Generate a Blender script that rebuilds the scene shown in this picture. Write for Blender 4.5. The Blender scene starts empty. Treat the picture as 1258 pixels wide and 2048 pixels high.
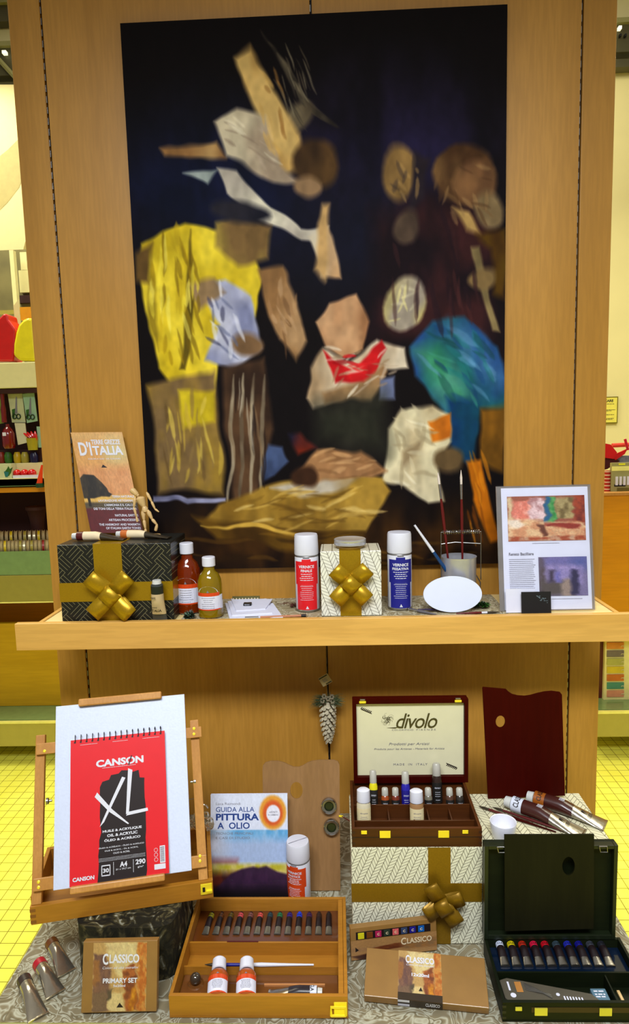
import bpy, bmesh, math, random
import numpy as np
from mathutils import Matrix, Vector
random.seed(7)
SC = bpy.context.scene
COL = SC.collection
# ------------------------------------------------------------------ camera
FPX = 1321.3
PITCH, YAW, ROLL = .1227, -.0355, .0268
CAM = Vector((0, -2.031, 1.6))
def _rot():
    cy, sy, cp, sp = math.cos(YAW), math.sin(YAW), math.cos(PITCH), math.sin(PITCH)
    f = Vector((sy*cp, cy*cp, -sp)); r = Vector((cy, -sy, 0)); d = f.cross(r)
    c, s = math.cos(ROLL), math.sin(ROLL)
    return r*c + d*s, d*c - r*s, f
RX, RD, RF = _rot()
cd = bpy.data.cameras.new('camera'); cam = bpy.data.objects.new('camera', cd); COL.objects.link(cam)
cd.sensor_fit = 'VERTICAL'; cd.sensor_height = 36; cd.sensor_width = 36
cd.lens = FPX/2048*36; cd.clip_start = .05; cd.clip_end = 60
m = Matrix((RX, -RD, -RF)).transposed().to_4x4(); m.translation = CAM
cam.matrix_world = m
SC.camera = cam
# ------------------------------------------------------------------ light
SC.view_settings.view_transform = 'Standard'; SC.view_settings.look = 'None'
SC.view_settings.gamma = 1; SC.view_settings.use_curve_mapping = False
SC.view_settings.exposure = 0.0
w = bpy.data.worlds.new('world'); SC.world = w; w.use_nodes = True
w.node_tree.nodes['Background'].inputs[0].default_value = (1, .90, .74, 1)
w.node_tree.nodes['Background'].inputs[1].default_value = .26
def area(name, loc, target, sx, sy, power, col, spread=180):
    l = bpy.data.lights.new(name, 'AREA'); l.shape = 'RECTANGLE'; l.size = sx; l.size_y = sy
    l.energy = power; l.color = col; l.spread = math.radians(spread)
    o = bpy.data.objects.new(name, l); COL.objects.link(o); o.location = loc
    o.rotation_euler = (Vector(target)-Vector(loc)).to_track_quat('-Z', 'Y').to_euler()
    return o
area('ceiling_lamp_front', (-.1, -2.5, 3.3), (.15, -.1, .45), 2.0, .5, 32, (.90, .95, 1), 84)
area('ceiling_lamp_aisle_left', (-2.1, .9, 3.6), (-1.6, .2, 0), 1.2, 1.4, 76, (1, .96, .74))
area('ceiling_lamp_aisle_right', (2.1, .9, 3.6), (1.6, .2, 0), 1.2, 1.4, 76, (1, .96, .74))
area('ceiling_lamp_rear', (0, 1.9, 4.2), (0, 2.9, 1.5), 4, .6, 62, (1, .93, .75))
# ------------------------------------------------------------------ sight helpers: where a measured direction meets a real surface
def ray(x, y): return RX*((x-629)/FPX) + RD*((y-1024)/FPX) + RF
def PY(x, y, Y): d = ray(x, y); return CAM + d*((Y-CAM.y)/d.y)
def PZ(x, y, Z): d = ray(x, y); return CAM + d*((Z-CAM.z)/d.z)
def PP(x, y, P0, n): d = ray(x, y); return CAM + d*((Vector(P0)-CAM).dot(n)/d.dot(n))
# ------------------------------------------------------------------ materials
def lin(c):
    return tuple((v/12.92 if v <= .04045 else ((v+.055)/1.055)**2.4) for v in c)
def rgb(r, g, b): return lin((r/255, g/255, b/255))
def mat(name, c, rough=.5, metal=0, spec=.5, var=.06, vscale=30, bump=0, trans=0, alpha=1, coat=0, ior=1.45):
    m = bpy.data.materials.get(name)
    if m: return m
    m = bpy.data.materials.new(name); m.use_nodes = True
    nt = m.node_tree; b = nt.nodes['Principled BSDF']; c = rgb(*c)
    b.inputs['Roughness'].default_value = rough; b.inputs['Metallic'].default_value = metal
    b.inputs['Specular IOR Level'].default_value = spec
    b.inputs['Transmission Weight'].default_value = trans; b.inputs['Alpha'].default_value = alpha
    b.inputs['Coat Weight'].default_value = coat; b.inputs['IOR'].default_value = ior
    tc = nt.nodes.new('ShaderNodeTexCoord'); no = nt.nodes.new('ShaderNodeTexNoise')
    no.inputs['Scale'].default_value = vscale; nt.links.new(tc.outputs['Object'], no.inputs['Vector'])
    rp = nt.nodes.new('ShaderNodeValToRGB')
    rp.color_ramp.elements[0].position = .3; rp.color_ramp.elements[1].position = .7
    rp.color_ramp.elements[0].color = (*[max(0, v*(1-var)) for v in c], 1)
    rp.color_ramp.elements[1].color = (*[min(1, v*(1+var)) for v in c], 1)
    nt.links.new(no.outputs['Fac'], rp.inputs[0]); nt.links.new(rp.outputs[0], b.inputs['Base Color'])
    if bump:
        bp = nt.nodes.new('ShaderNodeBump'); bp.inputs['Strength'].default_value = bump
        bp.inputs['Distance'].default_value = .002
        nt.links.new(no.outputs['Fac'], bp.inputs['Height']); nt.links.new(bp.outputs[0], b.inputs['Normal'])
    return m
class E:
    """tiny expression builder over Math nodes"""
    def __init__(s, nt, v): s.nt = nt; s.v = v
    def _op(s, op, *a):
        n = s.nt.nodes.new('ShaderNodeMath'); n.operation = op
        for i, x in enumerate((s,)+a):
            x = x.v if isinstance(x, E) else x
            if isinstance(x, (int, float)): n.inputs[i].default_value = x
            else: s.nt.links.new(x, n.inputs[i])
        return E(s.nt, n.outputs[0])
    def __add__(s, o): return s._op('ADD', o)
    def __sub__(s, o): return s._op('SUBTRACT', o)
    def __mul__(s, o): return s._op('MULTIPLY', o)
    def fr(s): return s._op('FRACT')
    def fl(s): return s._op('FLOOR')
    def mod(s, o): return s._op('FLOORED_MODULO', o)
    def lt(s, o): return s._op('LESS_THAN', o)
    def gt(s, o): return s._op('GREATER_THAN', o)
    def mx(s, o): return s._op('MAXIMUM', o)
    def ab(s): return s._op('ABSOLUTE')
def pmat(name, rough=.5, spec=.5, coat=0, metal=0):
    m = bpy.data.materials.new(name); m.use_nodes = True; nt = m.node_tree
    b = nt.nodes['Principled BSDF']; b.inputs['Roughness'].default_value = rough
    b.inputs['Specular IOR Level'].default_value = spec; b.inputs['Coat Weight'].default_value = coat
    b.inputs['Metallic'].default_value = metal
    tc = nt.nodes.new('ShaderNodeTexCoord'); sp = nt.nodes.new('ShaderNodeSeparateXYZ')
    nt.links.new(tc.outputs['Object'], sp.inputs[0])
    return m, nt, b, tc, [E(nt, sp.outputs[i]) for i in range(3)]
def mixc(nt, f, c1, c2):
    n = nt.nodes.new('ShaderNodeMix'); n.data_type = 'RGBA'
    nt.links.new(f.v if isinstance(f, E) else f, n.inputs[0])
    for i, c in ((6, c1), (7, c2)):
        if isinstance(c, tuple): n.inputs[i].default_value = (*c, 1)
        else: nt.links.new(c, n.inputs[i])
    return n.outputs[2]
def noise(nt, tc, scale, sx=1, sy=1, sz=1, detail=4, dist=0):
    mp = nt.nodes.new('ShaderNodeMapping'); mp.inputs['Scale'].default_value = (sx, sy, sz)
    nt.links.new(tc.outputs['Object'], mp.inputs[0])
    n = nt.nodes.new('ShaderNodeTexNoise'); n.inputs['Scale'].default_value = scale
    n.inputs['Detail'].default_value = detail; n.inputs['Distortion'].default_value = dist
    nt.links.new(mp.outputs[0], n.inputs['Vector'])
    return n.outputs['Fac']
def ramp(nt, f, stops):
    r = nt.nodes.new('ShaderNodeValToRGB'); e = r.color_ramp.elements
    while len(e) < len(stops): e.new(.5)
    for i, (p, c) in enumerate(stops): e[i].position = p; e[i].color = (*c, 1)
    nt.links.new(f.v if isinstance(f, E) else f, r.inputs[0]); return r.outputs[0]
def wood(name, ca, cb, axis='z', scale=9, rough=.42, spec=.4):
    m, nt, b, tc, _ = pmat(name, rough, spec)
    s = {'z': (1, 1, .08), 'x': (.08, 1, 1), 'y': (1, .08, 1)}[axis]
    n1 = noise(nt, tc, scale, *s, detail=5, dist=.6)
    n2 = noise(nt, tc, scale*16, *s, detail=3)
    c = ramp(nt, n1, [(.3, rgb(*ca)), (.7, rgb(*cb))])
    c2 = mixc(nt, ramp(nt, n2, [(.42, (.25,)*3), (.6, (0,)*3)]), c, tuple(v*.72 for v in rgb(*ca)))
    nt.links.new(c2, b.inputs['Base Color']); return m
def herring(name, light, dark, axes, w_, h_, slope, lw=.10, rot=0):
    m, nt, b, tc, X = pmat(name, .45, .4)
    a, c = X[axes[0]], X[axes[1]]
    if rot:
        cs, sn = math.cos(rot), math.sin(rot); a, c = a*cs + c*sn, c*cs - a*sn
    u = a*(1/w_); fu = u.fr(); s = u.fl().mod(2)*2 - 1
    v = c*(1/h_) + (fu-.5)*s*slope
    line = v.fr().lt(lw).mx(fu.lt(lw*.6))
    nt.links.new(mixc(nt, line, rgb(*light), rgb(*dark)), b.inputs['Base Color']); return m
def basket(name, dark, line_c, axes, cell, n, lw=.13):
    m, nt, b, tc, X = pmat(name, .35, .4)
    a, c = X[axes[0]], X[axes[1]]; k = .7071/cell
    u = (a + c)*k; v = (c - a)*k
    q = (u.fl() + v.fl()).mod(2)
    l1 = (u*n).fr().lt(lw)*q; l2 = (v*n).fr().lt(lw)*(q*-1+1)
    nt.links.new(mixc(nt, l1.mx(l2), rgb(*dark), rgb(*line_c)), b.inputs['Base Color']); return m
def damask(name, base, hi, lo, scale=22):
    m, nt, b, tc, X = pmat(name, .8, .2)
    n = noise(nt, tc, scale, detail=1.5, dist=2.6)
    c = ramp(nt, n, [(.0, rgb(*lo)), (.40, rgb(*base)), (.46, rgb(*hi)), (.50, rgb(*base)), (.545, rgb(*lo)), (.57, rgb(*hi)), (.62, rgb(*base))])
    nt.links.new(c, b.inputs['Base Color'])
    bp = nt.nodes.new('ShaderNodeBump'); bp.inputs['Strength'].default_value = .3; bp.inputs['Distance'].default_value = .002
    nt.links.new(n, bp.inputs['Height']); nt.links.new(bp.outputs[0], b.inputs['Normal'])
    return m
def vcol(name, rough=.5, bump=0, coat=0, spec=.5):
    m = bpy.data.materials.get(name)
    if m: return m
    m, nt, b, tc, X = pmat(name, rough, spec, coat)
    a = nt.nodes.new('ShaderNodeVertexColor'); a.layer_name = 'Col'
    nt.links.new(a.outputs[0], b.inputs['Base Color'])
    if bump:
        n = noise(nt, tc, 140, 1, 1, .4, detail=3)
        bp = nt.nodes.new('ShaderNodeBump'); bp.inputs['Strength'].default_value = bump; bp.inputs['Distance'].default_value = .001
        nt.links.new(n, bp.inputs['Height']); nt.links.new(bp.outputs[0], b.inputs['Normal'])
    return m
# palette of surfaces
M_panel = wood('beech_panel', (172, 122, 44), (190, 138, 58), 'z', 7)
M_fascia = wood('beech_fascia', (206, 154, 72), (226, 176, 92), 'x', 6)
M_beech = wood('beech_easel', (176, 120, 52), (198, 142, 74), 'z', 14)
M_beechx = wood('beech_box', (160, 104, 24), (178, 120, 38), 'x', 10)
M_pal = wood('palette_wood', (142, 104, 62), (158, 118, 76), 'z', 8, .5)
M_walnut = wood('walnut_box', (64, 32, 10), (88, 46, 16), 'x', 12, .4, .25)
M_mahog = wood('mahogany_palette', (50, 3, 0), (60, 5, 1), 'z', 8, .5, .06)
M_green = wood('green_stained_wood', (12, 18, 7), (22, 28, 10), 'x', 10, .5, .15)
M_greenp = wood('green_stained_palette', (16, 16, 5), (30, 29, 10), 'z', 8, .5, .15)
M_mann = wood('pale_mannequin_wood', (206, 170, 112), (224, 190, 134), 'z', 20)
M_black = mat('black', (14, 12, 14), .5)
M_dark = mat('dark_slot', (26, 14, 10), .6)
M_tin = mat('bright_tin', (196, 196, 202), .3, .55)
M_chrome = mat('chrome', (200, 200, 204), .18, 1)
M_steel = mat('brushed_steel', (170, 168, 165), .3, 1)
M_alu = mat('tube_aluminium', (176, 170, 160), .28, 1, bump=.25, vscale=90)
M_brass = mat('brass', (255, 226, 50), .35, .35)
M_white = mat('white_plastic', (214, 214, 226), .35, var=.02)
M_paper = mat('white_paper', (216, 217, 234), .6, var=.02)
M_canvas = mat('primed_canvas', (214, 220, 236), .5, var=.03, vscale=200, bump=.2, coat=.3)
M_red = mat('printed_red', (216, 22, 34), .4, var=.02, coat=.3)
M_ink = mat('printed_black', (28, 16, 18), .45, var=.05)
M_blue = mat('printed_blue', (28, 30, 128), .4, var=.03)
M_orange = mat('printed_orange', (206, 66, 20), .4, var=.04)
M_navy = mat('ink_navy', (40, 70, 140), .5)
M_grey = mat('ink_grey', (120, 118, 128), .6)
M_cream = mat('cream_label', (226, 206, 168), .55, var=.03)
M_gold = mat('gold_ribbon', (176, 138, 20), .33, .55, var=.08, vscale=300)
M_bronze = mat('bronze_ribbon', (134, 100, 14), .4, .45, var=.08, vscale=300)
M_kraft = mat('kraft_card', (142, 104, 52), .45, var=.05, coat=.25)
M_maroon = mat('maroon', (82, 18, 18), .35)
def clear(name, tint=(1, 1, 1), gl=.10):
    m = bpy.data.materials.new(name); m.use_nodes = True; nt = m.node_tree; nt.nodes.remove(nt.nodes['Principled BSDF'])
    tr = nt.nodes.new('ShaderNodeBsdfTransparent'); tr.inputs[0].default_value = (*tint, 1)
    g = nt.nodes.new('ShaderNodeBsdfGlossy'); g.inputs['Roughness'].default_value = .05
    tc = nt.nodes.new('ShaderNodeTexCoord'); no = nt.nodes.new('ShaderNodeTexNoise'); no.inputs['Scale'].default_value = 25
    nt.links.new(tc.outputs['Object'], no.inputs['Vector'])
    bp = nt.nodes.new('ShaderNodeBump'); bp.inputs['Strength'].default_value = .15; bp.inputs['Distance'].default_value = .002
    nt.links.new(no.outputs['Fac'], bp.inputs['Height']); nt.links.new(bp.outputs[0], g.inputs['Normal'])
    fr = nt.nodes.new('ShaderNodeFresnel'); fr.inputs[0].default_value = 1.4
    mx = nt.nodes.new('ShaderNodeMixShader'); nt.links.new(fr.outputs[0], mx.inputs[0])
    nt.links.new(tr.outputs[0], mx.inputs[1]); nt.links.new(g.outputs[0], mx.inputs[2])
    nt.links.new(mx.outputs[0], nt.nodes['Material Output'].inputs['Surface']); return m
M_glass = clear('clear_plastic')
M_crys = mat('crystal', (235, 225, 205), .08, trans=.9, ior=1.5, var=0)
# ------------------------------------------------------------------ object helpers
def setp(o, label=None, cat=None, group=None, kind=None):
    if label: o['label'] = label
    if cat: o['category'] = cat
    if group: o['group'] = group
    if kind: o['kind'] = kind
    return o
def basis(o): return Matrix.LocRotScale(o.location, o.rotation_euler, o.scale)
def W(o):
    return (W(o.parent) @ basis(o)) if o.parent else basis(o)
def thing(name, label, cat, loc=(0, 0, 0), rot=(0, 0, 0), group=None):
    o = bpy.data.objects.new(name, None); COL.objects.link(o); o.empty_display_size = .03
    o.location = loc; o.rotation_euler = rot
    return setp(o, label, cat, group)
def part(name, bm, mt, parent=None, label=None, bevel=0, smooth=False, local=False, kind=None, **tags):
    if parent is not None and not local: bm.transform(W(parent).inverted())
    me = bpy.data.meshes.new(name)
    bmesh.ops.recalc_face_normals(bm, faces=bm.faces)
    bm.to_mesh(me); bm.free()
    o = bpy.data.objects.new(name, me); COL.objects.link(o)
    me.materials.append(mt)
    if smooth: me.polygons.foreach_set('use_smooth', [True]*len(me.polygons)); me.set_sharp_from_angle(angle=math.radians(40))
    if parent is not None: o.parent = parent
    if bevel:
        b = o.modifiers.new('bevel', 'BEVEL'); b.width = bevel; b.segments = 2; b.limit_method = 'ANGLE'
    if label: o['label'] = label
    if kind: o['kind'] = kind
    for k, v in tags.items(): o[k] = v
    return o
def solo(name, bm, mt, label, cat, group=None, **kw):
    o = part(name, bm, mt, None, **kw); return setp(o, label, cat, group)
def struct(name, bm, mt, **kw): return setp(part(name, bm, mt, None, **kw), kind='structure')
def dup(root, loc, rot=None, label=None, group=None):
    def cp(o, par):
        c = o.copy(); COL.objects.link(c)
        if par is not None: c.parent = par
        for ch in [x for x in KIDS.get(o, [])]: cp(ch, c)
        return c
    r = cp(root, None); r.location = loc
    if rot is not None: r.rotation_euler = rot
    if label: r['label'] = label
    if group: r['group'] = group
    return r
KIDS = {}
def kids(root):
    def rec(o):
        KIDS[o] = list(o.children)
        for c in o.children: rec(c)
    rec(root)
I4 = Matrix.Identity(4)
def NB(): return bmesh.new()
def bx(bm, x0, x1, y0, y1, z0, z1, M=I4):
    v = [bm.verts.new(M @ Vector((x, y, z))) for x in (x0, x1) for y in (y0, y1) for z in (z0, z1)]
    for f in ((0, 1, 3, 2), (4, 6, 7, 5), (0, 4, 5, 1), (2, 3, 7, 6), (0, 2, 6, 4), (1, 5, 7, 3)): bm.faces.new([v[i] for i in f])
    return bm
def box(*a, M=I4): return bx(NB(), *a, M=M)
def lathe(bm, prof, seg=32, M=I4, cap=True):
    rings = []
    for r, z in prof:
        rings.append([bm.verts.new(M @ Vector((r*math.cos(2*math.pi*i/seg), r*math.sin(2*math.pi*i/seg), z))) for i in range(seg)])
    for a, b in zip(rings, rings[1:]):
        for i in range(seg): bm.faces.new((a[i], a[(i+1) % seg], b[(i+1) % seg], b[i]))
    if cap:
        if prof[0][0] > 1e-6: bm.faces.new(rings[0][::-1])
        if prof[-1][0] > 1e-6: bm.faces.new(rings[-1])
    bmesh.ops.remove_doubles(bm, verts=bm.verts, dist=1e-7)
    return bm
def loft(bm, secs, seg=24, M=I4, p=2.0):
    """sections (x, cy, cz, ry, rz) along local x"""
    rings = []
    for x, cy, cz, ry, rz in secs:
        rings.append([bm.verts.new(M @ Vector((x, cy+ry*math.cos(2*math.pi*i/seg), cz+rz*math.sin(2*math.pi*i/seg)))) for i in range(seg)])
    for a, b in zip(rings, rings[1:]):
        for i in range(seg): bm.faces.new((a[i], a[(i+1) % seg], b[(i+1) % seg], b[i]))
    bm.faces.new(rings[0][::-1]); bm.faces.new(rings[-1]); return bm
def tube(bm, pts, rad, seg=10, M=I4, cap=True):
    pts = [Vector(p) for p in pts]
    if not hasattr(rad, '__len__'): rad = [rad]*len(pts)
    rings = []; up = Vector((0, 0, 1))
    for i, p in enumerate(pts):
        t = (pts[min(i+1, len(pts)-1)] - pts[max(i-1, 0)]).normalized()
        if i == 0:
            a = t.cross(up)
            if a.length < .1: a = t.cross(Vector((1, 0, 0)))
        a = (a - t*a.dot(t)).normalized(); b = t.cross(a)
        rings.append([bm.verts.new(M @ (p + (a*math.cos(2*math.pi*k/seg) + b*math.sin(2*math.pi*k/seg))*rad[i])) for k in range(seg)])
    for a_, b_ in zip(rings, rings[1:]):
        for k in range(seg): bm.faces.new((a_[k], a_[(k+1) % seg], b_[(k+1) % seg], b_[k]))
    if cap: bm.faces.new(rings[0][::-1]); bm.faces.new(rings[-1])
    return bm
def prism(bm, poly, h, M=I4):
    """2-D outline in local xy pushed up local z by h"""
    a = [bm.verts.new(M @ Vector((x, y, 0))) for x, y in poly]; b = [bm.verts.new(M @ Vector((x, y, h))) for x, y in poly]
    n = len(poly)
    bm.faces.new(a[::-1]); bm.faces.new(b)
    for i in range(n): bm.faces.new((a[i], a[(i+1) % n], b[(i+1) % n], b[i]))
    return bm
def frame(o, ex, ey, ez=None):
    ex = Vector(ex).normalized(); ey = Vector(ey); ey = (ey - ex*ey.dot(ex)).normalized(); ez = ex.cross(ey)
    m = Matrix((ex, ey, ez)).transposed().to_4x4(); m.translation = Vector(o); return m
class Surf:
    """a flat printable face: metric x along ex, y along ey, lift along n"""
    def __init__(s, o, ex, ey, n=None):
        s.o = Vector(o); s.ex = Vector(ex).normalized(); s.ey = Vector(ey).normalized()
        s.n = Vector(n).normalized() if n is not None else s.ex.cross(s.ey).normalized()
    def __call__(s, x, y, h=0): return s.o + s.ex*x + s.ey*y + s.n*h
class Cyl:
    """printable side of an upright bottle; x is arc length from the side facing -y"""
    def __init__(s, M, r, turn=0): s.M = M; s.r = r; s.t = turn
    def __call__(s, x, y, h=0):
        a = x/s.r - math.pi/2 + s.t
        return s.M @ Vector((math.cos(a)*(s.r+h), math.sin(a)*(s.r+h), y))
def patch(S, x0, x1, y0, y1, h=.0004, n=1, bm=None):
    bm = bm or NB()
    t = .0002
    L = []
    for i in range(n+1):
        x = x0 + (x1-x0)*i/n
        L.append([bm.verts.new(S(x, y, hh)) for y, hh in ((y0, h), (y1, h), (y1, h-t), (y0, h-t))])
    for a, b in zip(L, L[1:]):
        for k in range(4): bm.faces.new((a[k], b[k], b[(k+1) % 4], a[(k+1) % 4]))
    bm.faces.new(L[0]); bm.faces.new(L[-1][::-1])
    return bm
def poly(S, pts, h=.0004, bm=None):
    bm = bm or NB()
    a = [bm.verts.new(S(x, y, h)) for x, y in pts]; b = [bm.verts.new(S(x, y, h-.0002)) for x, y in pts]
    bm.faces.new(a); bm.faces.new(b[::-1]); n = len(pts)
    for i in range(n): bm.faces.new((a[i], b[i], b[(i+1) % n], a[(i+1) % n]))
    return bm
def ell(cx, cy, rx, ry, n=24, a0=0): return [(cx+rx*math.cos(2*math.pi*i/n+a0), cy+ry*math.sin(2*math.pi*i/n+a0)) for i in range(n)]
_tc = {}
def tmesh(s, bold, shear, sp):
    k = (s, bold, shear, sp)
    if k in _tc: return _tc[k]
    c = bpy.data.curves.new('t', 'FONT'); c.body = s; c.size = 1; c.offset = bold; c.shear = shear
    c.space_character = sp; c.resolution_u = 3; c.fill_mode = 'FRONT'
    o = bpy.data.objects.new('t', c); COL.objects.link(o)
    dg = bpy.context.evaluated_depsgraph_get(); me = bpy.data.meshes.new_from_object(o.evaluated_get(dg))
    v = [(p.co.x, p.co.y) for p in me.vertices]; f = [list(p.vertices) for p in me.polygons]
    bpy.data.objects.remove(o); bpy.data.curves.remove(c); bpy.data.meshes.remove(me)
    xs = [p[0] for p in v]; ys = [p[1] for p in v]
    x0, x1, y0, y1 = min(xs), max(xs), min(ys), max(ys)
    v = [((x-x0)/(x1-x0), (y-y0)/(y1-y0)) for x, y in v]
    _tc[k] = (v, f, (x1-x0)/(y1-y0)); return _tc[k]
def text(bm, S, s, x, y, width, height=None, bold=.02, shear=0, sp=1.0, h=.0008, align='l', slant=0):
    v, f, asp = tmesh(s, bold, shear, sp)
    height = height or width/asp
    if align == 'c': x -= width/2
    if align == 'r': x -= width
    vs = [bm.verts.new(S(x+a*width, y+b*height+a*width*slant, h)) for a, b in v]
    for q in f:
        try: bm.faces.new([vs[i] for i in q])
        except ValueError: pass
    return bm
def lines(bm, S, x0, x1, ys, t=.0012, h=.0007, jit=.3, align='l'):
    for y in ys:
        w_ = (x1-x0)*(1-jit*random.random()); a = x0 if align == 'l' else (x0+x1-w_)/2 if align == 'c' else x1-w_
        x = a
        while x < a+w_:
            q = min(a+w_, x + t*random.uniform(1.5, 5)); patch(S, x, q, y, y+t, h, 1, bm); x = q + t*.7
    return bm
# ------------------------------------------------------------------ painted pictures (raster -> colour attribute on a real sheet)
def vn(h, w_, fy, fx, seed):
    r = np.random.RandomState(seed); g = r.rand(fy+2, fx+2)
    y = np.linspace(0, fy, h); x = np.linspace(0, fx, w_); yi = y.astype(int); xi = x.astype(int)
    ty = (y-yi)[:, None]; tx = (x-xi)[None]; ty = ty*ty*(3-2*ty); tx = tx*tx*(3-2*tx)
    return (g[yi][:, xi]*(1-ty)*(1-tx) + g[yi][:, xi+1]*(1-ty)*tx + g[yi+1][:, xi]*ty*(1-tx) + g[yi+1][:, xi+1]*ty*tx)
def sdf(X, Y, P):
    P = np.array(P, float); n = len(P); d = np.full(X.shape, 1e9); ins = np.zeros(X.shape, bool)
    for i in range(n):
        a, b = P[i], P[(i+1) % n]; e = b-a; wx, wy = X-a[0], Y-a[1]
        t = np.clip((wx*e[0]+wy*e[1])/max(e@e, 1e-9), 0, 1)
        d = np.minimum(d, (wx-e[0]*t)**2 + (wy-e[1]*t)**2)
        c = ((a[1] > Y) != (b[1] > Y)) & (X < (b[0]-a[0])*(Y-a[1])/((b[1]-a[1]) or 1e-9) + a[0])
        ins ^= c
    return np.where(ins, -1, 1)*np.sqrt(d)
def paint(nx, ny, bg, layers, warp=0, seed=1, x0=0, x1=1, y0=0, y1=1, grain=.12):
    """layers: (polygon, colour, softness, second colour or None)"""
    X, Y = np.meshgrid(np.linspace(x0, x1, nx), np.linspace(y0, y1, ny))
    img = np.ones((ny, nx, 3))*np.array(bg, float)
    if warp:
        k = (x1-x0)
        WX = X + warp*((vn(ny, nx, 14, 10, seed)-.5)*1.3 + (vn(ny, nx, 50, 36, seed+1)-.5)*.25)
        WY = Y + warp*((vn(ny, nx, 14, 10, seed+2)-.5)*1.3 + (vn(ny, nx, 50, 36, seed+3)-.5)*.25)
    else: WX, WY = X, Y
    for i, L in enumerate(layers):
        P, c, soft = L[:3]; c2 = L[3] if len(L) > 3 else None; al = L[4] if len(L) > 4 else 1
        Pa = np.array(P); mg = soft*1.2 + warp*1.1 + .01
        i0 = max(0, int((Pa[:, 0].min()-mg-x0)/(x1-x0)*nx)); i1 = min(nx, int((Pa[:, 0].max()+mg-x0)/(x1-x0)*nx)+2)
        j0 = max(0, int((Pa[:, 1].min()-mg-y0)/(y1-y0)*ny)); j1 = min(ny, int((Pa[:, 1].max()+mg-y0)/(y1-y0)*ny)+2)
        if i1 <= i0 or j1 <= j0: continue
        sl = (slice(j0, j1), slice(i0, i1))
        d = sdf(WX[sl], WY[sl], P); a = np.clip(.5 - d/(2*soft), 0, 1)[..., None]*al
        cc = np.ones((j1-j0, i1-i0, 3))*np.array(c, float)
        if c2:
            t = vn(ny, nx, 9+i % 5*2, 20-i % 4*3, seed+10+i)*.75 + vn(ny, nx, 34, 40, seed+40+i)*.25
            t = np.clip((t-.3)*2.3, 0, 1)[sl][..., None]; cc = cc*(1-t) + np.array(c2, float)*t
        img[sl] = img[sl]*(1-a) + cc*a
    if grain:
        g = 1 + grain*((vn(ny, nx, 40, 60, seed+5)-.5) + (vn(ny, nx, 110, 90, seed+6)-.5)*.5); img = img*g[..., None]
    return np.clip(img, 0, 255)/255
def sheet(name, img, fn, mt, parent=None, **kw):
    """img rows top to bottom; fn(u, v) gives the point, v downwards"""
    ny, nx, _ = img.shape
    me = bpy.data.meshes.new(name)
    o00, o10, o01 = [np.array(fn(u, v)) for u, v in ((0, 0), (1, 0), (0, 1))]
    o11 = np.array(fn(1, 1))
    U, V = np.meshgrid(np.linspace(0, 1, nx), np.linspace(0, 1, ny)); U = U[..., None]; V = V[..., None]
    P = (o00*(1-U)*(1-V) + o10*U*(1-V) + o01*(1-U)*V + o11*U*V).reshape(-1, 3)
    if parent is not None:
        Mi = np.array(W(parent).inverted()); P = P @ Mi[:3, :3].T + Mi[:3, 3]
    idx = np.arange(nx*ny).reshape(ny, nx)
    F = np.stack([idx[:-1, :-1], idx[1:, :-1], idx[1:, 1:], idx[:-1, 1:]], -1).reshape(-1, 4)
    me.from_pydata(P.tolist(), [], F.tolist())
    ca = me.color_attributes.new('Col', 'FLOAT_COLOR', 'POINT')
    c = img.reshape(-1, 3); c = np.where(c <= .04045, c/12.92, ((c+.055)/1.055)**2.4)
    ca.data.foreach_set('color', np.concatenate([c, np.ones((len(c), 1))], 1).astype(np.float32).ravel())
    o = bpy.data.objects.new(name, me); COL.objects.link(o); me.materials.append(mt)
    if parent is not None: o.parent = parent
    for k, v in kw.items(): o[k] = v
    return o
def R4(x0, y0, x1, y1): return [(x0, y0), (x1, y0), (x1, y1), (x0, y1)]
# ================================================================== THE SETTING
T = .0496
m, nt, b, tc, X = pmat('mosaic_floor', .35, .4)
fx = ((X[0]+1.309)*(1/T)).fr(); fy = ((X[1]-.952)*(1/T)).fr()
ln = fx.lt(.05).mx(fy.lt(.05))
nn = noise(nt, tc, 6)
c = ramp(nt, nn, [(.3, rgb(246, 242, 84)), (.7, rgb(252, 250, 104))])
nt.links.new(mixc(nt, ln, c, rgb(140, 126, 30)), b.inputs['Base Color'])
struct('floor', box(-5, 5, -3.5, 4, -.05, 0), m)
M_wall = mat('cream_wall', (232, 222, 160), .8, var=.03, vscale=3)
struct('wall_back', box(-5, 5, 3.0, 3.1, 0, 5.6), M_wall)
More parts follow.
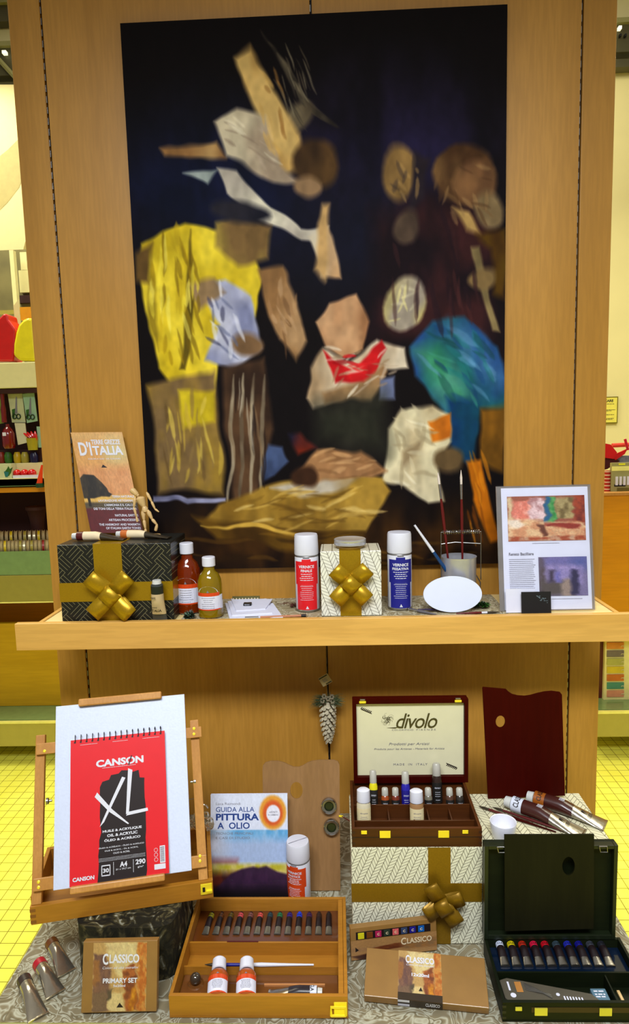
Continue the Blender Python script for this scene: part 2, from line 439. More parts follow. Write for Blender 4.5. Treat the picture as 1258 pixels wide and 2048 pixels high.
# steel girders in front of the back wall, near the ceiling
M_beam = mat('girder_paint', (74, 70, 40), .5, var=.15, vscale=8)
M_beaml = mat('girder_light', (140, 136, 84), .5)
M_lamp = bpy.data.materials.new('lamp_glow'); M_lamp.use_nodes = True
_b = M_lamp.node_tree.nodes['Principled BSDF']; _b.inputs['Emission Color'].default_value = (1, .95, .6, 1); _b.inputs['Emission Strength'].default_value = 1.2
def zz(x, y, Y): return PY(x, y, Y).z
YB = 2.9
for nm, side, xa, xb, rows, lab in (
    ('steel_girder', -1, -4, -1.2, [(0, 42, M_beam, 20), (87, 151, M_beam, 10), (164, 180, M_beam, 10)], 'dark olive steel girder below the ceiling, left of the wooden panel'),
    ('steel_girder', 1, 1.2, 4, [(40, 104, M_beam, 1240), (118, 134, M_beam, 1240)], 'dark olive steel girder below the ceiling, right of the wooden panel')):
    t = thing(nm, lab, 'girder', ((xa+xb)/2, YB, zz(side*600+629, 150, YB)))
    for i, (y0, y1, mt, xx) in enumerate(rows):
        z1, z0 = zz(xx, y0, YB), zz(xx, y1, YB)
        part('beam', box(xa, xb, YB, YB+.08, z0, z1), mt, t)
        if y1-y0 > 30:
            part('flange', box(xa, xb, YB-.03, YB+.01, z1-.03, z1), M_beaml, t)
    if side < 0:
        p0, p1 = PY(-4, 117, YB-.02), PY(24, 148, YB-.02)
        bm = NB(); tube(bm, [p0-(p1-p0)*1.5, p1+(p1-p0)*1.2], .018, 6); part('diagonal_brace', bm, M_beaml, t)
        q = PY(9, 105, YB-.03); part('lamp_strip', box(q.x-.014, q.x+.014, YB-.04, YB-.01, q.z-.01, q.z+.01), M_lamp, t)
    else:
        q = PY(1239, 56, YB-.03); part('lamp_strip', box(q.x-.008, q.x+.012, YB-.04, YB-.01, q.z-.01, q.z+.01), M_lamp, t)
        for px_ in (1240, 1250):
            q = PY(px_, 72, YB-.02); part('bolt', box(q.x-.006, q.x+.006, YB-.035, YB-.01, q.z-.008, q.z+.008), M_black, t)
# large cream sign board hanging left, with its olive stripe
YS = 1.7
pts = [PY(x, y, YS) for x, y in ((-60, 175), (60, 175), (60, 470), (47, 520), (34, 553), (18, 595), (6, 622), (-60, 700))]
t = thing('hanging_board', 'large cream curved sign board with an olive band, hanging left of the panel', 'sign', (pts[0].x, YS, pts[-1].z))
Mx = frame((0, YS, 0), (1, 0, 0), (0, 0, 1))
part('board', prism(NB(), [(p.x, p.z) for p in pts], .03, Mx), mat('sign_cream', (214, 198, 142), .6, var=.02), t)
S = Surf((0, YS-.03, 0), (1, 0, 0), (0, 0, 1))
st = [PY(x, y, YS-.031) for x, y in ((-60, 345), (-20, 328), (15, 300), (60, 255), (60, 325), (38, 375), (15, 405), (-5, 425), (-60, 470))]
part('olive_band', poly(S, [(p.x, p.z) for p in st], .001), mat('sign_olive', (164, 150, 92), .6), t)
# ------------------------------------------------------------------ left shop unit
M_shelfc = mat('shelf_cream', (220, 215, 158), .5, var=.03)
M_olive = mat('shelf_olive', (150, 140, 60), .45, var=.04)
M_plinth = mat('plinth_olive', (176, 164, 74), .45, var=.03)
M_gl = mat('green_glass', (120, 150, 90), .15, coat=.5)
M_yel = wood('yellow_lacquered_wood', (190, 146, 10), (204, 160, 24), 'x', 5)
M_or = wood('orange_wood', (204, 132, 4), (222, 148, 10), 'x', 5)
M_drk = mat('shelf_dark_wood', (50, 14, 8), .7)  # even dark red-brown for shelf interiors, risers, racks and the pot
Y0 = 1.0
xa, xb = -2.6, -1.0
def zl(y, Y=Y0): return PY(30, y, Y).z
t = thing('shelving_unit', 'olive and wood shop shelving unit behind the panel on the left', 'shelving', (-1.8, Y0, 0))
part('base_shelf', box(xa, xb, Y0, 1.7, zl(1493), zl(1447)), M_plinth, t, bevel=.003)
part('base_trim', box(xa, xb, Y0-.004, Y0+.01, zl(1447), zl(1443)), mat('trim_bright', (246, 238, 130), .3), t)
part('base_top', box(xa, xb, Y0+.015, 1.68, zl(1443)-.006, zl(1443)+.001), M_gl, t)
zb_ = zl(1443)+.001; yb = 1.18
part('foot', box(xa, xb, 1.35, 1.6, 0, zl(1493)), M_beam, t)
z_top = PY(5, 1247, yb).z
part('lower_front', box(xa, PY(45, 1260, yb).x+.4, yb, yb+.03, zb_, z_top), M_yel, t, bevel=.004)
part('back_board', box(xa, xb, yb+.25, yb+.28, zb_, 1.40), M_or, t)
part('price_shelf', box(xa, xb, Y0, yb+.25, zl(1205), zl(1151)), M_olive, t, bevel=.002)
part('glass_strip', box(xa, xb, Y0+.002, Y0+.01, zl(1150), zl(1103)), M_gl, t)
part('bright_edge', box(xa, xb, Y0-.003, Y0+.001, zl(1206), zl(1204)), mat('trim_bright', (246, 238, 130)), t)
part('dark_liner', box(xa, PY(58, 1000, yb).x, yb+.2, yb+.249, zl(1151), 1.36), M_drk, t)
part('wood_shelf', box(xa, xb, Y0, yb+.25, zl(985), zl(975)), M_or, t)
part('shelf_lip', box(xa, xb, Y0-.02, Y0+.1, zl(971), zl(956)), M_shelfc, t)
part('mid_shelf', box(xa, xb, Y0-.02, yb+.15, zl(972), zl(956)-.004), M_gl, t)
part('top_shelf', box(xa, xb, Y0, yb+.25, zl(776), zl(725)), M_shelfc, t, bevel=.003)
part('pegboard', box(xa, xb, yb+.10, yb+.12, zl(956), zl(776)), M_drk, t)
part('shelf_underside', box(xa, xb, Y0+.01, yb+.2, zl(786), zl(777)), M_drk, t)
part('upper_rail', box(xa, xb, 1.5, 1.52, PY(20, 628, 1.5).z, PY(20, 620, 1.5).z), M_olive, t)
part('upright', box(PY(26, 600, 1.5).x, PY(34, 600, 1.5).x, 1.5, 1.53, PY(30, 725, 1.5).z, PY(30, 500, 1.5).z), M_shelfc, t)
part('upper_back', box(PY(2, 600, 1.6).x-.3, PY(75, 600, 1.6).x+.2, 1.6, 1.62, PY(20, 725, 1.6).z-.1, PY(20, 500, 1.6).z), mat('back_grey_olive', (110, 102, 60), .6, var=.2, vscale=9), t)
for i, (x0, y0, x1, y1, mt) in enumerate(((40, 540, 60, 585, M_shelfc), (36, 590, 62, 606, M_drk), (42, 504, 52, 540, M_shelfc), (0, 640, 30, 652, M_shelfc))):
    a, b_ = PY(x0, y1, 1.57), PY(x1, y0, 1.57)
    solo('storage_box', box(a.x, b_.x, 1.57, 1.6, a.z, b_.z), mt, ['cream panel box high behind the left bags', 'dark drawer front high on the left rear shelves', 'small cream box just under the left sign board', 'pale box behind the red bag'][i], 'box')
zt = zl(725)
def lump(name, px, col, lab, cat, Y=Y0+.08, d=.10, n=2, m_=None, pinch=None):
    P = [PY(x, y, Y) for x, y in px]
    Mx = frame((0, Y-d/2, 0), (1, 0, 0), (0, 0, 1)); Mx = Matrix.Translation((0, d, 0)) @ Mx
    bm = prism(NB(), [(p.x, p.z) for p in P], d, Mx)
    return solo(name, bm, m_ or mat(name+'_'+str(col), col, .4, coat=.2), lab, cat, bevel=.012)
lump('red_bag', [(-30, 725), (-30, 665), (-8, 650), (8, 640), (18, 630), (25, 632), (27, 643), (34, 652), (41, 662), (40, 690), (36, 725)], (196, 14, 6), 'glossy red pouch bag on the cream shelf, far left', 'bag', Y=Y0+.08)
lump('yellow_bag', [(33, 712), (34, 690), (38, 668), (43, 652), (52, 642), (62, 637), (72, 640), (80, 724), (46, 723)], (228, 216, 10), 'bright yellow plastic bag beside the red bag on the left shelf', 'bag', Y=Y0+.05, d=.07)
a = PY(35, 650, 1.2)
S = Surf((0, 1.16, 0), (1, 0, 0), (0, 0, 1))
solo('paper_sheet', poly(S, [(p.x, p.z) for p in [PY(x, y, 1.16) for x, y in ((27, 612), (38, 598), (42, 650), (34, 652), (30, 640))]], .002), M_shelfc, 'pale upright sheet between the red and yellow bags', 'paper')
solo('ochre_box', box(PY(40, 622, 1.2).x, PY(62, 622, 1.2).x+.05, 1.2, 1.3, PY(50, 640, 1.2).z, PY(50, 614, 1.2).z), mat('ochre', (216, 150, 14), .5), 'small ochre box behind the yellow bag', 'box')
# blister cards with scissors, hanging on the peg board
def card(px, mt, lab, Y, name='blister_card', cat='package', extra=None):
    P = [PY(x, y, Y) for x, y in px]; c = sum(P, Vector())/len(P)
    t = thing(name, lab, cat, (c.x, Y, min(p.z for p in P)))
    Mx = Matrix.Translation((0, .004, 0)) @ frame((0, Y, 0), (1, 0, 0), (0, 0, 1))
    part('card', prism(NB(), [(p.x, p.z) for p in P], .004, Mx), mt, t)
    if extra: extra(t, Surf((0, Y, 0), (1, 0, 0), (0, 0, 1)))
    return t
M_leaf = mat('leaf_green', (44, 96, 20), .5, var=.3, vscale=60)
M_mint = mat('mint', (150, 190, 160), .5); M_pgr = mat('pale_green_card', (196, 204, 160), .5)
def q2(x, y, Y): p = PY(x, y, Y); return (p.x, p.z)
def sciss(cx, y0, y1, cy):
    def f(t, S):
        Y = S.o.y
        bm = NB(); poly(S, [q2(cx-3, cy-6, Y), q2(cx-1, y0, Y), q2(cx+1, y0+2, Y), q2(cx+2, cy-6, Y)], .0015, bm); part('blade', bm, M_steel, t)
        bm = NB()
        for dx in (-4, 4):
            p = PY(cx+dx, cy, Y-.004); rr = [(p.x+.009*math.cos(a), Y-.004, p.z+.011*math.sin(a)) for a in np.linspace(0, 2*math.pi, 13)]
            tube(bm, rr, .0028, 6)
        part('grip', bm, mat('scissor_green', (14, 50, 24), .4), t)
        bm = poly(S, [q2(cx-9, cy-14, Y), q2(cx-2, cy-16, Y), q2(cx-4, cy+4, Y), q2(cx-8, cy+4, Y)], .001); part('print', bm, M_leaf, t)
    return f
card([(15, 786), (44, 786), (51, 845), (24, 845)], M_pgr, 'blister card of green-handled scissors, nearer the left frame edge', 1.06, extra=sciss(33, 793, 820, 833))
card([(45, 788), (68, 785), (75, 842), (54, 846)], M_mint, 'mint blister card with dark round-grip scissors beside the wooden panel', 1.05, extra=sciss(61, 795, 820, 834))
card([(-10, 786), (2, 786), (8, 846), (-10, 850)], mat('orange_green_card', (120, 140, 40), .5, var=.4, vscale=20), 'green seed card cut by the left frame edge', 1.06)
card([(29, 846), (50, 846), (55, 885), (36, 890)], mat('white_card', (206, 204, 170), .5), 'pale card beside the yellow-green bucket', 1.05)
card([(73, 853), (80, 853), (84, 895), (77, 895)], M_mint, 'narrow pale card right of the yellow-green bucket', 1.05)
def upright(name, cx, yb_, yt_, wpx, mt, lab, cat, Y, prof, parts=()):
    p = PY(cx, yb_, Y); h = PY(cx, yt_, Y).z - p.z; r = (PY(cx+wpx/2, yb_, Y).x - PY(cx-wpx/2, yb_, Y).x)/2
    t = thing(name, lab, cat, p)
    part('body', lathe(NB(), [(a*r, b_*h) for a, b_ in prof], 20, Matrix.Translation(p)), mt, t, smooth=True)
    return t, p, r, h
t, p, r, h = upright('red_bottle', 19, 897, 848, 24, mat('dark_red_gloss', (110, 8, 10), .15, coat=.6), 'dark red glossy bottle with a white tag on the left shelf', 'bottle', 1.04, [(.8, 0), (1, .1), (1, .62), (.7, .8), (.3, .9), (.3, 1)])
part('tag', box(p.x-.012, p.x+.004, p.y-r-.003, p.y-r, p.z+h*.52, p.z+h*.66), M_white, t)
t, p, r, h = upright('ribbon_bottle', 9, 845, 785, 10, mat('dark_red_gloss', (110, 8, 10)), 'slim dark bottle above the red one on the left shelf', 'bottle', 1.04, [(1, 0), (1, .45), (.7, .6), (.8, 1)])
t, p, r, h = upright('bucket', 66, 900, 876, 22, mat('bucket_green', (160, 148, 22), .4), 'yellow-green tin bucket of red peppers beside the wooden panel', 'bucket', 1.04, [(.8, 0), (1, 1), (.94, 1), (.9, .8)])
for i in range(4):
    c_ = p + Vector(((i-1.5)*r*.5, -.005, h+.012)); bm = NB(); loft(bm, [(-.02, 0, 0, .003, .003), (0, 0, 0, .009, .008), (.018, 0, 0, .006, .006), (.03, 0, 0, .001, .001)], 8, Matrix.Translation(c_) @ Matrix.Rotation(.6+.3*i, 4, 'Y'))
    solo('red_pepper', bm, mat('pepper_red', (200, 16, 8), .25, coat=.5), 'shiny red pepper in the yellow-green bucket', 'pepper', 'red peppers in the bucket', smooth=True)
for i, (cx, mt, lab) in enumerate(((4, mat('rust', (120, 30, 10), .4), 'rust coloured jar at the left frame edge above the white trays'), (18, M_leaf, 'green jar second in the row above the white trays'), (36, mat('yellowjar', (190, 160, 20), .3), 'yellow jar in the middle of the row above the white trays'), (51, mat('yjar2', (150, 140, 50), .3), 'olive jar beside the dark blue one'), (69, mat('blujar', (14, 14, 60), .3), 'dark blue jar beside the wooden panel'))):
    upright('small_jar', cx, 926, 904, 15, mt, lab, 'jar', 1.06, [(.8, 0), (1, .2), (1, .7), (.6, 1)])
solo('jar_riser', box(xa, PY(84, 930, 1.1).x, 1.04, 1.16, zl(956)-.0, PY(30, 926, 1.04).z-.001), M_shelfc, 'pale riser step under the row of small jars on the left shelf', 'riser')
solo('card_riser', box(xa, PY(84, 930, 1.1).x, 1.09, 1.13, PY(30, 926, 1.04).z, PY(30, 900, 1.04).z), M_drk, 'dark step behind the small jars on the left shelf', 'riser')
# white trays of red balls
t = thing('produce_tray', 'white card tray of red balls on the left shelf', 'tray', (PY(50, 955, 1.0).x, 1.0, zl(956)))
a0, a1 = PY(27, 955, .99), PY(78, 955, .99)
zt0, zt1 = zl(956)+.001, PY(50, 932, .99).z
part('tray_front', box(a0.x, a1.x, .985, .99, zt0-.03, zt0+.012), M_paper, t)
part('header_card', box(a0.x-.06, a1.x, 1.035, 1.04, zt0, PY(50, 926, 1.04).z), M_shelfc, t)
S = Surf((a0.x, .985, zt0-.028), (1, 0, 0), (0, 0, 1)); bm = patch(S, .018, .066, .014, .026); part('print', bm, M_grey, t)
for i in range(3):
    p = PY(34+i*15, 945, 1.01); bm = NB(); lathe(bm, [(0, -.019)] + [(.019*math.cos(a), .019*math.sin(a)) for a in np.linspace(-1.3, 1.3, 9)] + [(0, .019)], 20, Matrix.Translation((p.x, 1.012, zt0+.0195)), cap=False)
    solo('red_ball', bm, mat('ball_red', (206, 4, 8), .2, coat=.6), 'glossy red ball in the white tray on the left shelf', 'ball', 'red balls in the white tray', smooth=True)
t = thing('seed_box', 'white box printed with a green plant, at the left frame edge', 'box', (PY(10, 955, 1.0).x, 1.0, zt0))
part('carton', box(PY(-20, 955, .99).x, PY(25, 955, .99).x, .985, 1.03, zt0-.03, PY(10, 928, .99).z), M_pgr, t)
S = Surf((0, .985, 0), (1, 0, 0), (0, 0, 1))
part('plant_print', poly(S, [q2(x, y, .985) for x, y in ((9, 944), (14, 938), (17, 932), (20, 938), (26, 934), (22, 946), (18, 952), (11, 952))], .001), M_leaf, t)
part('pot_print', poly(S, [q2(x, y, .985) for x, y in ((8, 943), (18, 944), (16, 954), (11, 954))], .002), mat('teal', (30, 110, 110), .5), t)
p0, p1 = PY(79, 968, .97), PY(84, 930, .97)
t = thing('crayon', 'orange crayon with a dark green foot beside the wooden panel', 'crayon', p0)
part('barrel', tube(NB(), [p0, p1], [.014, .004], 12), mat('crayon_orange', (214, 60, 10), .3), t, smooth=True)
part('foot', tube(NB(), [p0-Vector((0, 0, .016)), p0+Vector((0, 0, .004))], .017, 12), mat('crayon_green', (20, 60, 30), .4), t, smooth=True)
# ribbon spools, two rows
sc = [mat('spool_card', (176, 160, 110), .6), mat('spool_yellow', (220, 196, 20), .4), mat('spool_olive', (170, 160, 60), .4), mat('spool_silver', (200, 196, 160), .3, .3), mat('spool_red', (150, 20, 30), .4)]
def spool(mi):
    t = thing('ribbon_spool', '', 'ribbon')
    M_ = Matrix.Rotation(math.pi/2, 4, 'Y')
    part('flange', lathe(NB(), [(.036, -.007), (.036, -.0055), (.01, -.0055)], 24, M_, cap=False), sc[0], t, local=True)
    part('flange', lathe(NB(), [(.01, .0055), (.036, .0055), (.036, .007)], 24, M_, cap=False), sc[0], t, local=True)
    part('ribbon', lathe(NB(), [(.012, -.0054), (.032, -.0054), (.032, .0054), (.012, .0054)], 24, M_, cap=False), sc[mi], t, local=True)
    kids(t); return t
protos = [None]*5
def put_spool(mi, loc, grp, lab, rz):
    if protos[mi] is None: protos[mi] = spool(mi); o = protos[mi]; o.location = loc; o.rotation_euler = (0, 0, rz)
    else: o = dup(protos[mi], loc, (0, 0, rz))
    o['label'] = lab; o['group'] = grp
zs = zl(1103)
names = ['kraft', 'bright yellow', 'olive', 'silvery', 'dark red']
for i in range(15):
    mi = {3: 1, 7: 2, 8: 3, 13: 4, 10: 2}.get(i, 0)
    x = PY(-12+i*7.6, 1085, 1.05).x
    put_spool(mi, (x, 1.05, zs+.012), 'ribbon spools in the lower front row', names[mi]+' ribbon spool standing in the lower front row behind green glass', .35)
for i in range(12):
    mi = {3: 1, 6: 2, 7: 3, 9: 1, 8: 3}.get(i, 0)
    x = PY(-8+i*9.2, 1050, 1.11).x
    put_spool(mi, (x, 1.12, zs+.048), 'ribbon spools in the upper rear row', names[mi]+' ribbon spool standing in the raised rear row', .35)
solo('spool_rack', box(xa, xb, 1.10, 1.16, zl(1151), zs+.012), M_drk, 'dark rack step carrying the rear row of ribbon spools', 'rack')
solo('spool_tray', box(xa, xb, 1.015, 1.09, zl(1151), zs-.024), M_olive, 'olive tray under the front row of ribbon spools', 'tray')
t, p, r, h = upright('dark_pot', 76, 1062, 1012, 40, M_drk, 'dark pot with a rim standing behind the ribbon spools', 'pot', 1.2, [(.6, 0), (.7, .5), (.85, .8), (1, .86), (1, .98), (.9, 1)])
# ------------------------------------------------------------------ right shop unit
xa, xb = 1.15, 2.3
def zr(y, Y=Y0): return PY(1235, y, Y).z
t = thing('low_shelf', 'olive shelf base behind the panel on the right', 'shelving', (1.7, Y0, 0))
part('base_shelf', box(xa, xb, Y0, 1.7, zr(1474), zr(1427)), M_plinth, t, bevel=.003)
part('base_trim', box(xa, xb, Y0-.004, Y0+.01, zr(1427), zr(1422)), mat('trim_bright', (246, 238, 130)), t)
part('base_top', box(xa, xb, Y0+.015, 1.68, zr(1422)-.006, zr(1422)+.001), M_gl, t)
part('foot', box(xa, xb, 1.35, 1.6, 0, zr(1474)), M_beam, t)
zq = zr(1422)+.001
Yd = 1.13
t = thing('drawer_stack', 'cream rack of drawers with coloured fronts under the right counter', 'drawers', (PY(1225, 1395, Yd).x, Yd, zq))
xl, xr = PY(1209, 1340, Yd).x, PY(1258, 1340, Yd).x+.5
part('case', box(xl, xr, Yd, Yd+.25, zq, PY(1230, 1240, Yd).z), mat('drawer_cream', (226, 218, 140), .5), t)
part('side_panel', box(xl-.045, xl-.001, Yd+.02, Yd+.25, zq, PY(1230, 1240, Yd).z), M_maroon, t)
cols = [(212, 136, 50), (110, 98, 90), (170, 168, 80), (206, 182, 40), (192, 104, 34), (70, 136, 106), (208, 140, 100)]
for i, cc in enumerate(cols):
    y0, y1 = 1285+i*16.0, 1285+i*16.0+13
    a, b_ = PY(1214, y1, Yd-.005), PY(1248, y0, Yd-.005)
    f = part('drawer_front', box(a.x, b_.x, Yd-.006, Yd, a.z, b_.z), mat('drawer_%d' % i, cc, .5, var=.12, vscale=25), t, label=['orange', 'grey', 'olive', 'yellow', 'rust', 'teal', 'salmon'][i]+' drawer front')
    bm = NB(); c = PY(1245, (y0+y1)/2+2, Yd-.008); tube(bm, [(c.x-.006, Yd-.008, c.z), (c.x-.006, Yd-.012, c.z+.006), (c.x+.006, Yd-.012, c.z+.006), (c.x+.006, Yd-.008, c.z)], .0015, 6)
    part('pull', bm, M_shelfc, f)
t = thing('side_counter', 'orange lacquered wooden counter right of the panel', 'counter', (1.7, .95, zr(1230)))
ztc = PY(1235, 985, .95).z
part('carcass', box(PY(1203, 1100, .95).x-.2, 2.3, .95, 1.6, PY(1235, 1262, .95).z, ztc-.012), M_or, t)
part('counter_top', box(PY(1203, 1100, .95).x-.2, 2.3, .94, 1.6, ztc-.012, ztc), M_beech, t)
part('counter_leg', box(2.2, 2.3, 1.3, 1.6, zq, PY(1235, 1262, .95).z), M_or, t)
Yc = 1.02
t = thing('tin_canister', 'red and cream patterned cylinder tin on the right counter', 'tin', (PY(1214, 985, Yc).x, Yc, ztc))
a, b_ = PY(1208, 985, Yc), PY(1221, 941, Yc)
cx = (a.x+b_.x)/2; rr = (b_.x-a.x)/2
part('body', lathe(NB(), [(rr, 0), (rr, b_.z-ztc)], 24, Matrix.Translation((cx, Yc, ztc))), mat('tin_red', (170, 40, 26), .4), t, smooth=True)
for k in range(6):
    zz_ = ztc+.008+k*.016
    part('band', lathe(NB(), [(rr+.0006, 0), (rr+.0006, .004)], 24, Matrix.Translation((cx, Yc, zz_)), cap=False), M_cream, t)
t = thing('brush_package', 'pale green packet of white-handled tools on the right counter', 'package', (PY(1240, 985, Yc).x, Yc, ztc))
a, b_ = PY(1222, 990, Yc-.02), PY(1262, 925, Yc-.02)
part('packet', box(a.x, b_.x+.05, Yc-.02, Yc, ztc, b_.z), mat('packet_olive', (150, 146, 90), .5), t)
S = Surf((a.x, Yc-.02, ztc), (1, 0, 0), (0, 0, 1)); hh = b_.z-ztc; ww = b_.x-a.x
part('header', patch(S, 0, ww+.05, hh*.72, hh*.88, .001), mat('header_yellow', (232, 228, 130), .5), t)
part('header_tab', patch(S, ww*.35, ww*.7, hh*.92, hh*.98, .001), mat('tab_yellow', (226, 222, 40), .5), t)
for k in range(5):
    part('tool', box(a.x+ww*(.2+.2*k), a.x+ww*(.32+.2*k), Yc-.026, Yc-.021, ztc+hh*.22, ztc+hh*.52), M_white, t)
part('tool_strip', patch(S, ww*.15, ww*.75, hh*.17, hh*.25, .0015), M_black, t)
part('foot_print', patch(S, ww*.3, ww*1.3, 0, hh*.12, .0015), mat('foot_olive', (96, 88, 30), .5), t)
def pz(x, y, Y=1.08): return PY(x, y, Y)
M_rr = mat('poinsettia_red', (206, 8, 10), .4)
t = thing('red_flower', 'red fabric flower lying behind the packet on the right counter', 'flower', (pz(1212, 940).x, 1.08, pz(1212, 940).z))
for i, P in enumerate(([(1207, 886), (1222, 889), (1235, 905), (1228, 918), (1207, 915)], [(1222, 912), (1245, 902), (1256, 897), (1250, 908), (1232, 920)], [(1207, 915), (1225, 912), (1240, 922), (1215, 938), (1207, 940)])):
    S = Surf((0, 1.06+.012*i, 0), (1, 0, 0), (0, 0, 1))
    part('petal', prism(NB(), [q2(x, y, 1.06+.012*i) for x, y in P], .006, Matrix.Translation((0, .01*i, 0)) @ frame((0, 1.07, 0), (1, 0, 0), (0, 0, 1))), M_rr if i < 2 else mat('petal_dark', (70, 6, 14), .5), t)
t = thing('ribbon_strip', 'bright red ribbon strip with a crossing pen on the right counter', 'ribbon', pz(1240, 892))
part('strip', tube(NB(), [pz(1224, 891, 1.1), pz(1262, 889, 1.1)], .010, 8), mat('strip_red', (216, 60, 40), .4), t)
t2 = solo('marker_pen', tube(NB(), [pz(1250, 878, 1.05), pz(1256, 900, 1.05)], .006, 10), mat('pen_crimson', (190, 20, 50), .3), 'crimson marker pen leaning against the red ribbon on the right', 'pen', smooth=True)
solo('blue_packet', box(pz(1236, 930).x, pz(1262, 930).x, 1.1, 1.14, ztc, pz(1245, 912).z), mat('dull_blue', (110, 114, 120), .5, var=.3, vscale=40), 'grey-blue packet behind the pale green one on the right counter', 'package')
# yellow notice on the wall
t = thing('wall_notice', 'yellow printed notice with an olive border on the cream wall', 'notice', (PY(1225, 848, 2.99).x, 2.99, PY(1225, 848, 2.99).z))
a, b_ = PY(1180, 848, 2.99), PY(1236, 793, 2.99)
part('sheet', box(a.x, b_.x, 2.985, 3.0, a.z, b_.z), mat('notice_edge', (120, 110, 20), .5), t)
part('print_area', box(a.x+.01, b_.x-.008, 2.983, 2.985, a.z+.008, b_.z-.008), mat('notice_yellow', (234, 224, 96), .5), t)
S = Surf((a.x, 2.983, a.z), (1, 0, 0), (0, 0, 1)); ww = b_.x-a.x; hh = b_.z-a.z
bm = NB(); text(bm, S, 'CARE', ww*.5, hh*.8, ww*.32, hh*.1, bold=.04, h=.001); lines(bm, S, ww*.4, ww*.9, [hh*f for f in (.72, .5, .46, .32, .18, .14)], .004); part('lettering', bm, M_beam, t)
# ================================================================== THE DISPLAY
XL, XR = -.915, .812
t = thing('display_stand', 'tall beech wall panel with slotted metal rails carrying the painting and shelf', 'panel', (-.05, 0, 0))
edges = [(XL, -.823), (-.817, -.048), (-.042, .714), (.720, XR)]
for a, b_ in edges: part('board', box(a, b_, 0, .03, 0, 3.3), M_panel, t, bevel=.0015)
part('core', box(XL+.004, XR-.004, .031, .10, 0, 3.3), M_panel, t)
for xs in (-.823, -.048, .714):
    r_ = part('slot_rail', box(xs, xs+.006, .012, .031, 0, 3.3), M_dark, t)
    bm = NB()
    for k in range(110): bx(bm, xs+.0003, xs+.0022, .004, .0125, .02+k*.03, .02+k*.03+.018)
    part('rail_teeth', bm, M_steel, r_)
# ------------------------------------------------------------------ painting
YP = -.022
pTL, pTR = PY(240, 45, YP), PY(1015, 10, YP)
zTop = (pTL.z+pTR.z)/2; zBot = PY(480, 1137, YP).z
pxl, pxr = pTL.x, pTR.x
def uv(P): return [((PY(x, y, YP).x-pxl)/(pxr-pxl), (zTop-PY(x, y, YP).z)/(zTop-zBot)) for x, y in P]
def eld(cx, cy, rx, ry, a=0, n=22):
    a = math.radians(a); return [(cx+rx*math.cos(t)*math.cos(a)-ry*math.sin(t)*math.sin(a), cy+rx*math.cos(t)*math.sin(a)+ry*math.sin(t)*math.cos(a)) for t in np.linspace(0, 2*math.pi, n, endpoint=False)]
Ls = []
def A(P, c, soft=.006, c2=None, al=1): Ls.append((uv(P), c, soft*(.55 if soft < .02 else 1), c2, al))
# deep blue and violet ground washes
A(eld(420, 390, 210, 150, 10), (16, 20, 48), .09, (10, 14, 34))
A(eld(800, 300, 190, 130, 0), (30, 24, 54), .09, (14, 10, 24))
A(eld(700, 480, 120, 120, 0), (16, 16, 32), .08)
A([(740, 420), (850, 400), (990, 440), (1010, 720), (740, 660)], (52, 24, 26), .03, (22, 12, 18))
A(eld(690, 1090, 420, 80, 0), (58, 34, 10), .05, (20, 10, 6))
# fan of pale dry-brush strokes, top centre
for k in range(7): A(eld(560+k*13, 130+k*15, 78-k*4, 4+k*.6, 62-k*3), (116, 104, 84), .006, (40, 34, 30), .85)
A(eld(600, 235, 46, 22, -50), (120, 106, 82), .014, (60, 50, 40))
# tan and cream cloud forms
A([(470, 110), (500, 90), (545, 190), (600, 270), (610, 330), (560, 340), (520, 260), (490, 190)], (176, 134, 72), .012, (206, 170, 104))
A([(320, 295), (430, 290), (450, 325), (330, 312)], (176, 140, 90), .010, (140, 100, 60))
A([(425, 245), (470, 228), (530, 240), (560, 320), (600, 360), (520, 350), (450, 320)], (200, 186, 160), .009, (160, 140, 120))
A(eld(628, 325, 46, 40, 20), (88, 62, 34), .016, (50, 34, 22))
A(eld(612, 365, 26, 22, 10), (180, 150, 110), .012, (140, 110, 80))
A([(430, 340), (470, 345), (540, 415), (600, 455), (655, 445), (650, 475), (600, 480), (520, 450), (450, 390)], (206, 198, 180), .006, (170, 160, 150))
A([(365, 350), (430, 345), (410, 375)], (150, 160, 160), .007, (80, 90, 90))
A([(615, 470), (650, 440), (660, 465), (680, 560), (640, 550), (625, 500)], (196, 184, 164), .008, (180, 140, 100))
A([(640, 400), (655, 400), (650, 560), (625, 540)], (186, 148, 96), .012)
# left: yellow drape-like mass
A([(283, 490), (370, 455), (430, 470), (500, 500), (520, 560), (510, 640), (440, 700), (430, 790), (360, 800), (320, 740), (300, 650), (284, 560)], (196, 168, 30), .008, (226, 200, 54))
A([(272, 505), (305, 490), (300, 560), (274, 560)], (90, 66, 34), .012)
A([(300, 500), (312, 560), (318, 700), (298, 640)], (110, 90, 20), .01, (150, 130, 30), .7)
A([(380, 470), (392, 600), (372, 740), (360, 740), (372, 600)], (60, 46, 10), .007, None, .8)
A([(430, 455), (480, 440), (540, 460), (530, 520), (470, 530), (430, 500)], (150, 126, 60), .012, (110, 84, 50))
A(eld(478, 430, 62, 24, 8), (36, 34, 44), .016, (22, 22, 34))
A([(400, 580), (450, 560), (500, 600), (520, 700), (470, 740), (410, 720), (440, 650)], (120, 124, 160), .009, (190, 190, 210))
A([(380, 570), (430, 560), (450, 590), (400, 620)], (150, 120, 84), .011, (110, 90, 70))
A(eld(492, 690, 32, 22, 20), (130, 98, 66), .012, (90, 66, 46))
A([(510, 540), (560, 535), (600, 600), (615, 690), (590, 725), (555, 690), (535, 620)], (130, 94, 58), .010, (166, 130, 92))
